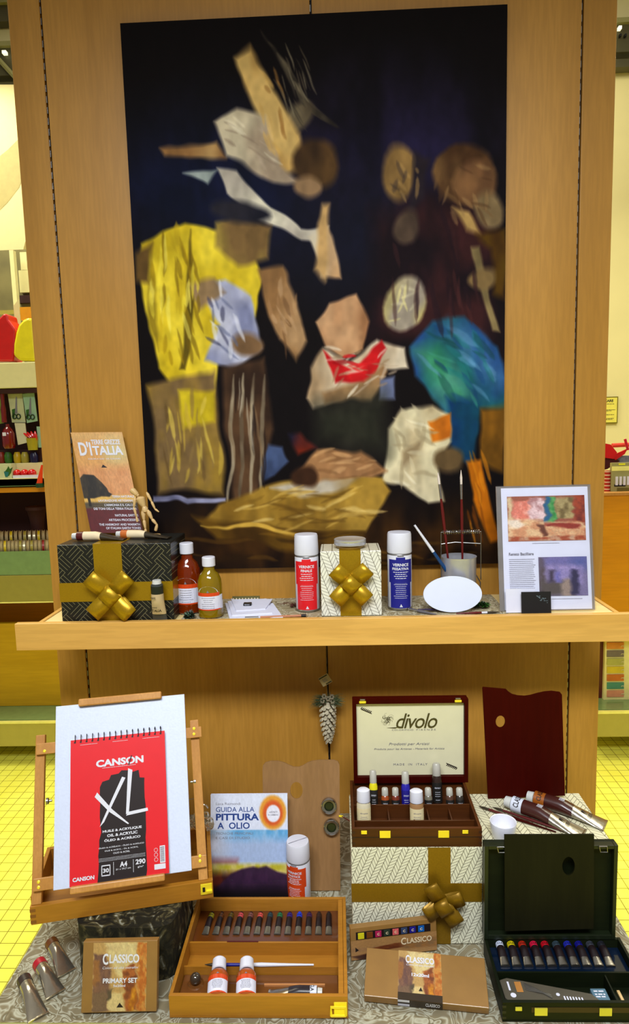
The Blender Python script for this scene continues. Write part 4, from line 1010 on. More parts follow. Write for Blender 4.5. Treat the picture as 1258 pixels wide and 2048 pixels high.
# dried twig
c = PZ(588, 1214, ZC); rnd = random.Random(5); t = thing('dried_twig', 'dry brown seed twig lying left of the red spray can', 'twig', c)
bm = NB()
for i in range(9):
    e = c + Vector((rnd.uniform(-.055, .02), rnd.uniform(-.012, .03), 0)); e.z = ZC+.002+rnd.random()*.006; s_ = c+Vector((.01, 0, 0)); s_.z = ZC+.004
    tube(bm, [s_, (s_+e)/2+Vector((0, 0, .006)), e], .0007, 5)
part('stems', bm, mat('twig_brown', (80, 40, 20), .6), t)
bm = NB()
for i in range(12): bmesh.ops.create_icosphere(bm, subdivisions=1, radius=rnd.uniform(.003, .006), matrix=Matrix.Translation(c+Vector((rnd.uniform(-.012, .018), rnd.uniform(-.01, .008), .006))))
part('seed_heads', bm, mat('twig_head', (70, 28, 22), .6, var=.3), t)
# ---- spray cans
def spray(cx, ybase, ytop, wpx, Y, z, mt, lab, title, rot=0, turn=0, seam=False):
    r = (PY(cx+wpx/2, (ybase+ytop)/2, Y).x-PY(cx-wpx/2, (ybase+ytop)/2, Y).x)/2
    b = PY(cx, ybase, Y); H = PY(cx, ytop, Y+0).z-z
    t = thing('spray_can', lab, 'spray can', (b.x, Y, z)); M = Matrix.Translation((b.x, Y, z))
    part('can', lathe(NB(), [(r*.93, 0), (r*.97, .003), (r*.97, H*.70), (r*.9, H*.73), (0, H*.73)], 40, M, cap=False), M_white, t, smooth=True)
    part('base_ring', lathe(NB(), [(r*.95, 0), (r, .001), (r, .005), (r*.97, .006)], 40, M, cap=False), M_steel, t, smooth=True)
    part('neck_ring', lathe(NB(), [(r*.97, H*.715), (r*.985, H*.72), (r*.97, H*.727)], 40, M, cap=False), M_steel, t, smooth=True)
    part('cap', lathe(NB(), [(r*.97, H*.735), (r*.99, H*.75), (r*.95, H*.97), (r*.9, H*.995), (0, H)], 40, M, cap=False), M_white, t, smooth=True)
    S = Cyl(M, r*.97, turn)
    lw = r*1.05
    bm = patch(S, -lw, lw, H*.36, H*.66, .0005, 14); patch(S, -lw*.85, lw*.85, H*.03, H*.36, .0005, 14, bm); patch(S, -lw*.35, lw*.35, H*.66, H*.69, .0005, 6, bm)
    part('label', bm, mt, t)
    bm = NB(); text(bm, S, 'VERNICE', -lw*.62, H*.575, lw*1.24, H*.038, .03, h=.001); text(bm, S, title, -lw*(.1*len(title)*.72), H*.525, lw*.2*len(title)*.72, H*.034, .03, h=.001)
    label_lines(S, lw*1.2, [H*f for f in (.495, .468, .442, .415)], bm, .0018, h=.001); label_lines(S, lw*1.1, [H*f for f in (.335, .31, .285, .26, .235, .21, .185, .16)], bm, .0011, h=.001)
    poly(S, [(-.004, H*.045), (.005, H*.045), (0, H*.085)], .001, bm); patch(S, -lw*.45, lw*.45, H*.350, H*.352, .001, 4, bm)
    part('label_print', bm, M_white, t)
    bm = NB()
    for k in range(9): patch(S, -r*1.45, -r*1.28, H*(.1+k*.022), H*(.1+k*.022)+.0015, .0008, 2, bm)
    patch(S, -r*.25, r*.25, H*.70, H*.712, .001, 4, bm)
    part('side_print', bm, M_grey, t)
    if seam:
        bm = box(-r*.85, r*.85, -.0006, .0006, 0, .0006, M=Matrix.Translation((b.x, Y, z+H)) @ Matrix.Rotation(.5, 4, 'Z')); part('cap_seam', bm, M_grey, t)
    return t
spray(616, 1216, 1067, 49, -.145, ZC, M_red, 'red spray varnish can with white cap on the upper shelf', 'FINALE')
spray(800, 1213, 1063, 50, -.142, ZC, M_blue, 'dark blue spray varnish can with white cap on the upper shelf', 'FISSATIVA')
# ---- white leaf-pattern gift box with gold bow + tin jar
M_herr = herring('white_leaf_paper', (226, 224, 208), (92, 84, 70), (0, 2), .0185, .0115, 1.5, .12, rot=.35)
YW = -.222; a, b_ = PY(640, 1103, YW), PY(762, 1101, YW); wz = (a.z+b_.z)/2
t = thing('gift_box', 'small white leaf-patterned gift box with a gold bow between the spray cans', 'gift box', ((a.x+b_.x)/2, YW+.07, ZC))
part('wrapping', box(a.x, b_.x, YW, YW+.12, ZC, wz), M_herr, t, bevel=.002)
part('top_panel', box(a.x+.002, b_.x-.002, YW+.002, YW+.118, wz-.001, wz+.0004), herring('white_leaf_top', (214, 206, 180), (92, 84, 70), (0, 1), .026, .0145, 1.5, .12), t)
x0, x1, z0, z1 = rect_px(681, 1105, 721, 1225, YW); bm = ribbon(NB(), x0, x1, ZC, wz+.001, YW); bx(bm, x0, x1, YW-.001, YW+.12, wz, wz+.0014); part('ribbon_band', bm, M_gold, t)
c = PY(702, 1166, YW-.002); S = Surf(c, (1, 0, 0), (0, 0, 1))
bow(t, S, [(-1, .95, .064), (1, .95, .066), (-1, -1, .066), (1, -1, .064)], .044, M_gold, .040)
Yj = YW+.05; a, b_ = PY(668, 1085, Yj), PY(732, 1085, Yj); r = (b_.x-a.x)/2; jx = (a.x+b_.x)/2; jh = PY(700, 1077, Yj).z-wz-.001
t = thing('tin_jar', 'round silver-lidded tin jar standing on the small white gift box', 'jar', (jx, Yj, wz+.0014)); M = Matrix.Translation((jx, Yj, wz+.0015))
part('jar_body', lathe(NB(), [(r*.8, 0), (r*.84, .002), (r*.84, jh*.5)], 32, M), mat('jar_glass_gold', (150, 120, 50), .2), t, smooth=True)
part('lid', lathe(NB(), [(r*.97, jh*.35), (r, jh*.4), (r, jh*.62), (r*.96, jh*.66), (r*.99, jh*.72), (r, jh*.95), (r*.95, jh), (r*.9, jh*.96), (0, jh*.96)], 40, M, cap=False), M_tin, t, smooth=True)
# ---- brush washer with spring holder, and brushes
Yw = -.115; cL, cR = PY(883, 1125, Yw), PY(952, 1125, Yw); r = (cR.x-cL.x)/2; wx = (cL.x+cR.x)/2; H = PY(915, 1112, Yw-.0).z-ZC
t = thing('brush_washer', 'steel brush washer cup with a spiral spring brush holder, behind the white oval', 'brush washer', (wx, Yw, ZC)); M = Matrix.Translation((wx, Yw, ZC))
bm = lathe(NB(), [(0, 0), (r*.98, 0), (r, .003), (r, H*.96), (r*1.03, H), (r*.97, H), (r*.96, .004), (0, .004)], 40, M, cap=False); part('cup', bm, M_tin, t, smooth=True)
zS = PY(915, 1064, Yw).z; xA, xB = PY(882, 1070, Yw).x, PY(962, 1070, Yw).x
bm = NB(); tube(bm, [(xA, Yw, ZC+H*.5), (xA, Yw, zS), (xB, Yw, zS), (xB, Yw, ZC+H*.5)], .0016, 8); tube(bm, [(xA, Yw, zS-.035), (wx-.01, Yw, zS-.03), (xB, Yw, zS-.036)], .0014, 6)
part('wire_frame', bm, M_steel, t, smooth=True)
bm = NB(); n = 20*14; tube(bm, [(xA+.004+(xB-xA-.008)*i/n, Yw+.0065*math.cos(i*2*math.pi/14), zS+.0065*math.sin(i*2*math.pi/14)) for i in range(n+1)], .0011, 5); part('spring', bm, M_chrome, t, smooth=True)
bm = NB(); tube(bm, [(wx+r, Yw-.004, ZC+H*.6), (wx+r+.012, Yw-.004, ZC+H*.45), (wx+r+.010, Yw-.004, ZC+H*.2), (wx+r, Yw-.004, ZC+H*.12)], .0018, 8); part('side_clasp', bm, M_steel, t, smooth=True)
def brush(name, tip, end, lab, hand, tipm, ferr=M_chrome, r=.003, f=(.14, .28), grp=None, endc=None):
    """bristle tip -> handle end"""
    tip, end = Vector(tip), Vector(end); d = end-tip; t = thing(name, lab, 'paintbrush', end if end.z < tip.z else tip, group=grp)
    part('bristles', tube(NB(), [tip, tip+d*f[0]*.5, tip+d*f[0]], [r*.15, r*.9, r*.85], 10), tipm, t, smooth=True)
    part('ferrule', tube(NB(), [tip+d*f[0]*.97, tip+d*f[1]], [r*.9, r*.8], 10), ferr, t, smooth=True)
    part('handle', tube(NB(), [tip+d*f[1], tip+d*(f[1]+.12), tip+d*.75, end], [r*.8, r*1.15, r*.75, r*.5], 10), hand, t, smooth=True)
    if endc: part('handle_tip', tube(NB(), [tip+d*.55, end], [r*.95, r*.6], 10), endc, t, smooth=True)
    return t
M_hred = mat('handle_dark_red', (92, 14, 14), .25, coat=.4); M_bris = mat('bristle_pale', (214, 200, 190), .6)
brush('paintbrush', PY(876, 945, Yw), (PY(903, 1105, Yw).x, Yw, ZC+H*.3), 'dark red paintbrush held in the spring washer, left one', M_hred, M_bris, M_chrome, .0042, (.10, .22))
brush('paintbrush', PY(922, 940, Yw), (PY(926, 1105, Yw).x, Yw+.001, ZC+H*.3), 'dark red paintbrush held in the spring washer, right one', M_hred, M_bris, M_chrome, .0040, (.12, .24))
bt = PY(893, 1125, Yw-.015); brush('paintbrush', (wx-.012, Yw-.02, ZC+H*.45), PY(829, 1050, Yw-.03), 'blue and white handled brush leaning out of the washer cup', mat('handle_blue', (10, 60, 110), .25, coat=.4), M_bris, M_chrome, .0052, (.05, .1), endc=M_white)
# ---- white oval board
PO = Vector((0, -.205, ZC)); nO = Vector((0, -math.cos(.22), math.sin(.22)))
c = PP(904.5, 1184, PO, nO); a = PP(846, 1184, PO, nO); b_ = PP(963, 1184, PO, nO); tp = PP(905, 1148, PO, nO)
eyO = Vector((0, math.sin(.22), math.cos(.22))); rx = (b_.x-a.x)/2; ry = (tp-c).dot(eyO)
c = Vector((c.x, PO.y, ZC+.0008)) + eyO*ry
bm = prism(NB(), ell(0, 0, rx, ry, 64), .005, Matrix.Translation(-nO*0) @ frame(c, (1, 0, 0), eyO)); o = solo('oval_canvas', bm, mat('oval_white', (212, 218, 234), .45, var=.01), 'blank white oval board leaning before the brush washer', 'canvas board', smooth=True)
# ---- loose brushes at the front of the oval and leaves
zf = ZC+.004
def zp(x, y, z=zf):
    p = PZ(x, y, z); p.y = min(max(p.y, -.244), -.02); return p
brush('paintbrush', zp(800, 1214), zp(872, 1229), 'grey tapered brush lying at the left foot of the white oval', mat('handle_grey', (100, 96, 100), .3), M_dkfoil, M_chrome, .0042, (.25, .5))
brush('paintbrush', zp(1000, 1224), zp(912, 1227), 'dark red brush with white ferrule lying right of centre below the white oval', M_hred, M_dkfoil, M_white, .0034, (.3, .42))
brush('paintbrush', zp(905, 1219), zp(836, 1219, zf+.004), 'violet-tipped brush lying against the foot of the white oval', mat('handle_violet', (40, 24, 60), .3), M_bris, M_chrome, .0034, (.1, .3))
c = zp(962, 1214, ZC); sprig('leaf_sprig', (c.x, c.y-.002, ZC+.001), .030, 120, mat('leaf_dark_green', (22, 44, 12), .45), M_leaf, 'flat dark green leaf sprig right of the white oval', 'sprig', .35, 9)
# ---- information sheet in a clear stand
PI = Vector((0, -.205, ZC)); aI = .17; nI = Vector((0, -math.cos(aI), math.sin(aI))); eyI = Vector((0, math.sin(aI), math.cos(aI)))
x0 = PP(1003, 1220, PI, nI).x; x1 = PP(1188, 1222, PI, nI).x; hI = (PP(1095, 971, PI, nI)-PI).dot(eyI)
t = thing('sign_holder', 'clear stand holding a white sheet with two colour pictures, right end of shelf', 'sign holder', ((x0+x1)/2, -.19, ZC))
Mx = frame((x0, PI.y, ZC+.0008), (1, 0, 0), eyI); wI = x1-x0
part('backing', prism(NB(), R4(-.004, 0, wI+.004, hI), .0015, Mx @ Matrix.Translation((0, 0, -.004))), mat('clear_edge_grey', (170, 164, 160), .1, coat=.6, trans=.5), t)
part('stand_foot', box(x0+.01, x1-.01, PI.y+.004, PI.y+.075, ZC+.0005, ZC+.0025), M_glass, t)
part('paper', prism(NB(), R4(.010, .003, wI-.004, hI-.006), .001, Mx @ Matrix.Translation((0, 0, -.0022))), M_paper, t)
S = Surf((x0, PI.y, ZC+.0008), (1, 0, 0), eyI, nI)
def sub(S, w_, h_, fx0, fy0, fx1, fy1, lift=.0002):
    return lambda u, v: S(w_*(fx0+(fx1-fx0)*u), h_*(fy0+(fy1-fy0)*v), lift)
img = paint(150, 95, (150, 80, 60), [(R4(0, 0, .06, 1), (206, 180, 140), .02), (R4(.06, .1, .3, .6), (214, 120, 100), .02, (230, 160, 140)), (R4(.28, .05, .48, .55), (226, 196, 196), .02, (170, 120, 120)),
    (R4(.48, 0, .56, .6), (20, 90, 130), .02), (R4(.55, 0, .63, .6), (40, 130, 60), .02, (90, 160, 90)), (R4(.63, .05, .86, .5), (170, 150, 100), .02, (110, 90, 50)), (R4(.86, 0, 1, .7), (160, 60, 30), .03, (110, 30, 20)),
    ([(0, .5), (.2, .5), (.5, .58), (1, .62), (1, .95), (0, .92)], (220, 184, 140), .03, (200, 140, 100)), ([(.38, .62), (.5, .62), (.5, .88), (.44, .9)], (100, 50, 34), .02), (R4(0, .9, 1, 1), (160, 70, 40), .02, (190, 150, 120)), (eld(.1, .62, .1, .12), (228, 210, 190), .03), ([(.5, .6), (.95, .66), (.9, .74), (.52, .68)], (140, 40, 30), .02)], warp=.05, seed=31)
sheet('upper_picture', img, sub(S, wI, hI, .10, .955-.04, .945, .555), M_print, t)
img = paint(120, 100, (120, 110, 150), [(R4(0, 0, .14, 1), (80, 66, 70), .08), (R4(.1, 0, 1, .22), (110, 104, 160), .08), (R4(.7, 0, 1, .3), (80, 90, 150), .15), (R4(.15, .22, .9, .7), (156, 140, 190), .06, (130, 120, 170)), (R4(.0, .62, .6, 1), (84, 74, 72), .08),
    (eld(.6, .86, .16, .3), (150, 130, 120), .05), (R4(.2, .35, .32, .66), (60, 50, 74), .05), (R4(.34, .38, .44, .66), (110, 104, 170), .04), (R4(.66, .34, .82, .98), (44, 40, 76), .04)], warp=.04, seed=33)
sheet('lower_picture', img, sub(S, wI, hI, .42, .425, .945, .115), M_print, t)
bm = NB(); text(bm, S, 'Renato Bacilliere', wI*.10, hI*.443, wI*.27, hI*.022, .02, h=.0006); lines(bm, S, wI*.10, wI*.385, [hI*(.41-.0155*k) for k in range(17)], .0011, .0005, .1); lines(bm, S, wI*.36, wI*.66, [hI*.535], .0009, .0005, .1); lines(bm, S, wI*.55, wI*.88, [hI*.09], .0009, .0005, .1)
part('lettering', bm, M_grey, t)
part('clear_cover', prism(NB(), R4(-.004, 0, wI+.004, hI+.002), .0012, Mx @ Matrix.Translation((0, 0, .0022))), M_glass, t)
# two small cards in front
for px, mt, lab, Y in (((1012, 1178, 1072, 1224), M_paper, 'small blank white card standing before the information sheet', -.218), ((1043, 1184, 1103, 1227), M_black, 'small black card with pale marks before the information sheet', -.230)):
    a, b_ = PY(px[0], px[3], Y), PY(px[2], px[1], Y); Mx = frame((a.x, Y, ZC+.0003), (1, 0, 0), (0, .12, 1))
    t = thing('display_card', lab, 'card', (a.x, Y, ZC)); w_, h_ = b_.x-a.x, b_.z-ZC
    part('card', prism(NB(), R4(0, 0, w_, h_), .0015, Mx), mt, t)
    if mt is M_black:
        bm = NB(); S = Surf((a.x, Y-.0016, ZC), (1, 0, 0), (0, .12, 1)); rnd = random.Random(3)
        for k in range(16):
            x_ = w_*rnd.uniform(.5, .9); y_ = h_*(.75-.5*(x_/w_-.5)+rnd.uniform(-.1, .1)); patch(S, x_, x_+rnd.uniform(.002, .006), y_, y_+.001, .001, 1, bm)
        part('pale_marks', bm, mat('chalk_marks', (130, 150, 160), .5), t)
# ================================================================== LOWER DISPLAY
ZP = .353
t = thing('display_platform', 'low white-fronted platform carrying the lower display', 'platform', (-.05, -.38, 0))
part('platform_body', box(-.782, .682, -.772, -.001, .10, ZP-.003), mat('platform_white', (214, 216, 200), .5, var=.02), t, bevel=.002)
part('plinth', box(-.74, .64, -.72, -.02, 0, .10), M_panel, t)
M_dam2 = damask('damask_table_cloth', (132, 121, 95), (180, 178, 158), (106, 96, 72), 15)
def bigcloth():
    x0, x1, y0, y1 = -.786, .686, -.776, -.002
    nx, ny = 120, 60; g = vn(ny+1, nx+1, 10, 18, 5); bm = NB(); V = []
    for j in range(ny+1):
        for i in range(nx+1): V.append(bm.verts.new((x0+(x1-x0)*i/nx, y0+(y1-y0)*j/ny, ZP-.0016+g[j, i]*.0014)))
    for j in range(ny):
        for i in range(nx): bm.faces.new([V[j*(nx+1)+i], V[j*(nx+1)+i+1], V[(j+1)*(nx+1)+i+1], V[(j+1)*(nx+1)+i]])
    # short hanging edges left and right
    for ii, dx in ((0, -.004), (nx, .004)):
        col = [V[j*(nx+1)+ii] for j in range(ny+1)]; low = [bm.verts.new(v.co+Vector((dx+.002*math.sin(j*.8), 0, -.13))) for j, v in enumerate(col)]
        for j in range(ny): bm.faces.new((col[j], col[j+1], low[j+1], low[j]))
    return solo('table_cloth', bm, M_dam2, 'grey-taupe damask cloth covering the low platform', 'cloth', smooth=True)
bigcloth()
# ---- dark bark-textured stand under the easel
m, nt, b, tc, X = pmat('dark_bark_fabric', .75, .3)
n1 = noise(nt, tc, 26, 1, 1, .55, detail=5, dist=2.5); n2 = noise(nt, tc, 5, detail=2)
c = ramp(nt, n1, [(.44, rgb(22, 20, 12)), (.52, rgb(52, 46, 26)), (.60, rgb(100, 90, 56)), (.68, rgb(190, 190, 170))])
nt.links.new(mixc(nt, ramp(nt, n2, [(.45, (0, 0, 0)), (.65, (.7, .7, .7))]), c, rgb(28, 26, 12)), b.inputs['Base Color'])
bp = nt.nodes.new('ShaderNodeBump'); bp.inputs['Strength'].default_value = .8; bp.inputs['Distance'].default_value = .006
nt.links.new(n1, bp.inputs['Height']); nt.links.new(bp.outputs[0], b.inputs['Normal'])
bm = NB(); n = 72; nz = 14; rnd = random.Random(2); g = vn(nz+1, n+1, 8, 26, 12)
def stp(a, k):
    ca, sa = math.cos(a), math.sin(a); p_ = .35
    x = -.512 + .118*math.copysign(abs(ca)**p_, ca); y = -.555 + .115*math.copysign(abs(sa)**p_, sa)
    kk = 1+.02*(g[k, int(a/(2*math.pi)*n) % n]-.5); return Vector((-.512+(x+.512)*kk, -.555+(y+.555)*kk, ZP+.001+(.488-ZP-.001)*k/nz))
R_ = [[bm.verts.new(stp(2*math.pi*i/n, k)) for i in range(n)] for k in range(nz+1)]
for k in range(nz):
    for i in range(n): bm.faces.new((R_[k][i], R_[k][(i+1) % n], R_[k+1][(i+1) % n], R_[k+1][i]))
bm.faces.new(R_[0][::-1]); bm.faces.new(R_[-1])
solo('bark_stand', bm, m, 'dark bark-textured block stand carrying the table easel', 'stand', smooth=True)
# ---- table easel with drawer box
O = Vector((-.725, -.664, .4895)); ya = .22; le = math.radians(25)
t = thing('table_easel', 'beech table easel on a flat box with brass latch, on the bark stand', 'easel', O, (0, 0, ya))
MO = W(t)
part('front_board', box(0, .415, 0, .012, 0, .045, M=MO), M_beechx, t, bevel=.001)
bm = NB(); bx(bm, 0, .415, .013, .200, 0, .006, MO); bx(bm, 0, .010, .013, .200, .006, .062, MO); bx(bm, .405, .415, .013, .200, .006, .062, MO); bx(bm, .010, .405, .190, .200, .006, .062, MO)
part('box_tray', bm, M_beechx, t, bevel=.001)
bm = NB()
for k in range(3): bx(bm, -.0004, .012, -.0005, .003, .004+k*.014, .011+k*.014, MO)
part('finger_joints', bm, mat('end_grain', (130, 80, 26), .6), t)
exw = Vector((math.cos(ya), math.sin(ya), 0)); eyw = Vector((-math.sin(ya), math.cos(ya), 0)); ezw = Vector((0, 0, 1))
eyL = eyw*math.sin(le) + ezw*math.cos(le); nL = exw.cross(eyL); OL = O + ezw*.07
def FL(x, y, off=0):
    p = PP(x, y, OL+nL*off, nL); q = p-OL; return q.dot(exw), q.dot(eyL)
def FM(off=0): return frame(OL+nL*off, exw, eyL)
def bar(nm, p0, p1, wd, off, th, mt=M_beech, lab=None, along='x'):
    bm = NB(); a, b_ = Vector(p0), Vector(p1); d = (b_-a).normalized(); q = Vector((-d.y, d.x))*wd/2
    prism(bm, [tuple(a-q), tuple(b_-q), tuple(b_+q), tuple(a+q)], th, FM(off)); return part(nm, bm, mt, t, lab, bevel=.0015)
part('easel_panel', prism(NB(), R4(.10, .0, .315, .40), .008, FM(-.030)), M_beech, t)
for xx, y0, y1 in ((82, 1470, 1790), (388, 1440, 1745)):
    a = FL(xx, y0, -.02); c_ = FL(xx+(-8 if xx < 200 else 18), y1, -.02); bar('upright', (c_[0], -.02), (a[0], a[1]), .022, -.030, .016)
ta, tb = FL(73, 1499, -.01), FL(403, 1462, -.01); bar('crossbar', ta, (tb[0], ta[1]), .026, -.0135, .010)
ba, bb = FL(67, 1770, -.01), FL(413, 1717, -.01); bar('crossbar', ba, (bb[0], ba[1]), .027, -.0135, .010)
for px in ((89, 1502), (388, 1457), (388, 1468), (77, 1764), (77, 1775), (400, 1712), (400, 1722)):
    u_, v_ = FL(*px, -.003); bm = lathe(NB(), [(.0032, 0), (.0036, .0008), (.0015, .0016), (0, .001)], 12, FM(-.0035) @ Matrix.Translation((u_, v_, 0)), cap=False); part('rivet', bm, M_brass, t, smooth=True)
for px in ((104, 1601), (381, 1564)):
    u_, v_ = FL(*px, -.02); part('wing_nut', lathe(NB(), [(0, 0), (.003, 0), (.003, .006), (.0075, .008), (.0075, .013), (0, .014)], 14, FM(-.02) @ Matrix.Translation((u_, v_, 0)) @ Matrix.Rotation(math.pi/2 if px[0] > 200 else -math.pi/2, 4, 'Y'), cap=False), M_steel, t, smooth=True)
a, b_ = FL(141, 1777, .012), FL(330, 1751, .012)
part('canvas_ledge', box(a[0], b_[0], -.0075+a[1]*0+.0, .0075+a[1]*0, -.004, .022, M=FM(0) @ Matrix.Translation((0, (a[1]+b_[1])/2-.003, 0))), M_beech, t, bevel=.003)
a, b_ = FL(157, 1404, .008), FL(323, 1390, .008)
part('top_clamp', box(a[0], b_[0], -.010, .008, -.030, .012, M=FM(0) @ Matrix.Translation((0, (a[1]+b_[1])/2, 0))), M_beech, t, bevel=.003)
a = PP(400, 1797, O-eyw*.001, -eyw)
q = MO.inverted() @ a
lt = part('latch', box(.385, .413, -.003, -.0001, .012, .040, M=MO), M_brass, t, bevel=.002, label='brass latch')
part('latch_slot', box(.390, .396, -.0035, -.003, .020, .032, M=MO), M_ink, lt)
part('latch_hook', box(.399, .4125, -.006, -.003, .018, .023, M=MO), M_brass, lt)
# ---- shrink-wrapped canvas
cTL, cTR, cBR, cBL = FL(115, 1413), FL(370, 1388), FL(382, 1742), FL(103, 1780)
cx0, cx1, cy0, cy1 = (cTL[0]+cBL[0])/2, (cTR[0]+cBR[0])/2, .0065, (cTL[1]+cTR[1])/2
t = thing('canvas', 'large blank shrink-wrapped white canvas on the table easel', 'canvas', FM() @ Vector((cx0, cy0, 0)))
part('stretched_cloth', prism(NB(), R4(cx0, cy0, cx1, cy1), .0035, FM(-.0035)), M_canvas, t, bevel=.0008)
o = part('shrink_wrap', prism(NB(), R4(cx0-.001, cy0-.001, cx1+.001, cy1+.001), .0003, FM(.0004)), M_glass, t)
# ---- spiral sketch pad with red cover
off = .010
pTLc, pTRc, pBLc = FL(146, 1482, off), FL(327, 1460, off), FL(134, 1776, off)
pBRc = FL(341, 1750, off)
x0, x1, y0, y1 = (pTLc[0]+pBLc[0])/2, (pTRc[0]+pBRc[0])/2, (pBLc[1]+pBRc[1])/2*1, (pTLc[1]+pTRc[1])/2
y0 = .010
t = thing('sketch_pad', 'red spiral-bound A4 paint pad with big white XL, in front of the white canvas', 'sketch pad', FM(off) @ Vector((x0, y0, 0)))
part('pages', prism(NB(), R4(x0+.0015, y0+.001, x1-.001, y1-.001), .007, FM(.0025)), M_paper, t)
part('cover', prism(NB(), R4(x0, y0, x1, y1), .0006, FM(off-.0004)), M_red, t)
S = Surf(FM(off+.0002) @ Vector((x0, y0, 0)), exw, eyL, nL); w_, h_ = x1-x0, y1-y0
bm = NB()
for k in range(16):
    cx = w_*(.045+.91*k/15); rr = [S(cx+.0012*math.sin(a), h_+.003+.009*math.cos(a)*.9, -.004+.0075*math.sin(a)) for a in np.linspace(0, 2*math.pi, 13)]
    tube(bm, rr, .0011, 5)
part('spiral_binding', bm, M_black, t, smooth=True)
bm = NB()
for k in range(16): patch(S, w_*(.045+.91*k/15)-.0022, w_*(.045+.91*k/15)+.0022, h_-.008, h_-.004, .0003, 1, bm)
part('punch_holes', bm, M_ink, t)
rnd = random.Random(4)
L_ = []
for k in range(12): L_.append((w_*(.30+.018*rnd.random()-.02*(k > 6)), h_*(.645-.052*k)))
top_ = [(w_*.33, h_*.68), (w_*.40, h_*.69), (w_*.42, h_*.72), (w_*.50, h_*.725), (w_*.53, h_*.745), (w_*.62, h_*.74), (w_*.64, h_*.725), (w_*.71, h_*.735), (w_*.72, h_*.68), (w_*.77, h_*.675)]
R2 = [(w_*(.765+.012*rnd.random()), h_*(.645-.055*k)) for k in range(12)]
part('paint_smear', poly(S, [(w_*.275, 0.001)] + L_[::-1] + top_ + R2 + [(w_*.765, 0.001)], .0004), M_ink, t)
bm = NB(); text(bm, S, 'CANSON', w_*.265, h_*.785, w_*.50, h_*.052, .045, h=.0008); lines(bm, S, w_*.33, w_*.68, [h_*.775], .0009, .0008, 0)
for a_, b_ in ((.10, .28), (.44, .60), (.76, .94)): lines(bm, S, w_*a_, w_*b_, [h_*.958], .0008, .0008, 0)
text(bm, S, 'CANSON', w_*.03, h_*.03, w_*.215, h_*.027, .045, h=.0012)
poly(S, [(w_*.30, h_*.37), (w_*.345, h_*.40), (w_*.57, h_*.69), (w_*.535, h_*.70), (w_*.44, h_*.57), (w_*.31, h_*.385)], .0008, bm)
poly(S, [(w_*.25, h_*.58), (w_*.275, h_*.61), (w_*.43, h_*.48), (w_*.60, h_*.37), (w_*.59, h_*.365), (w_*.40, h_*.465)], .0009, bm)
poly(S, [(w_*.57, h_*.435), (w_*.60, h_*.44), (w_*.645, h_*.74), (w_*.60, h_*.755), (w_*.585, h_*.60)], .0010, bm)
poly(S, [(w_*.57, h_*.425), (w_*.80, h_*.440), (w_*.795, h_*.462), (w_*.60, h_*.450)], .0011, bm)
for k, (s_, wd) in enumerate((('HUILE & ACRYLIQUE', .40), ('OIL & ACRYLIC', .31), ('ÓLEO & ACRÍLICO', .37))): text(bm, S, s_, w_*.53, h_*(.325-.030*k), w_*wd, h_*.0195, .03, h=.0008, align='c')
for k, (s_, wd) in enumerate((('ÖLEO & ACRÍLICO - ÓLEO & ACRÍLICO', .46), ('OLIE & ACRYL - ÖL & ACRYL', .34), ('OLIO & ACRIL', .17))): text(bm, S, s_, w_*.52, h_*(.222-.022*k), w_*wd, h_*.011, .01, h=.0008, align='c')
lines(bm, S, w_*.29, w_*.76, [h_*.155, h_*.146, h_*.137], .0006, .0008, 0)
text(bm, S, 'A4', w_*.50, h_*.085, w_*.075, h_*.035, .03, h=.0008); text(bm, S, '290', w_*.66, h_*.087, w_*.10, h_*.034, .03, h=.0008)
text(bm, S, '21 x 29,7 cm', w_*.46, h_*.066, w_*.15, h_*.012, .01, h=.0008); text(bm, S, 'g/m²', w_*.68, h_*.062, w_*.06, h_*.015, .01, h=.0008)
for f in (.435, .635): patch(S, w_*f, w_*f+.0008, h_*.04, h_*.125, .0008, 1, bm)
for (a_, b_, c__, d_) in ((.315, .04, .405, .047), (.315, .105, .405, .112), (.315, .04, .323, .112), (.397, .04, .405, .112)): patch(S, w_*a_, w_*c__, h_*b_, h_*d_, .0008, 1, bm)
text(bm, S, '30', w_*.33, h_*.062, w_*.06, h_*.028, .03, h=.0008)
patch(S, w_*.91, w_*.965, h_*.075, h_*.19, .0008, 1, bm); patch(S, w_*.85, w_*.965, h_*.035, h_*.070, .0008, 1, bm)
for k in range(3):
    for q in range(12):
        a = q/12*2*math.pi; cx, cy = w_*.87+.004*math.cos(a), h_*(.165-.032*k)+.004*math.sin(a); patch(S, cx-.0006, cx+.0006, cy-.0006, cy+.0006, .0008, 1, bm)
part('lettering', bm, M_white, t)
bm = NB()
for k in range(14): patch(S, w_*.915, w_*.955, h_*(.085+k*.0072), h_*(.085+k*.0072)+.0009, .0011, 1, bm)
patch(S, w_*.445, w_*.60, 0, 0, .001, 1, bm); poly(S, [(w_*.60, h_*.778), (w_*.612, h_*.778), (w_*.645, h_*.845), (w_*.633, h_*.845)], .0012, bm)
part('bar_code', bm, M_ink, t)
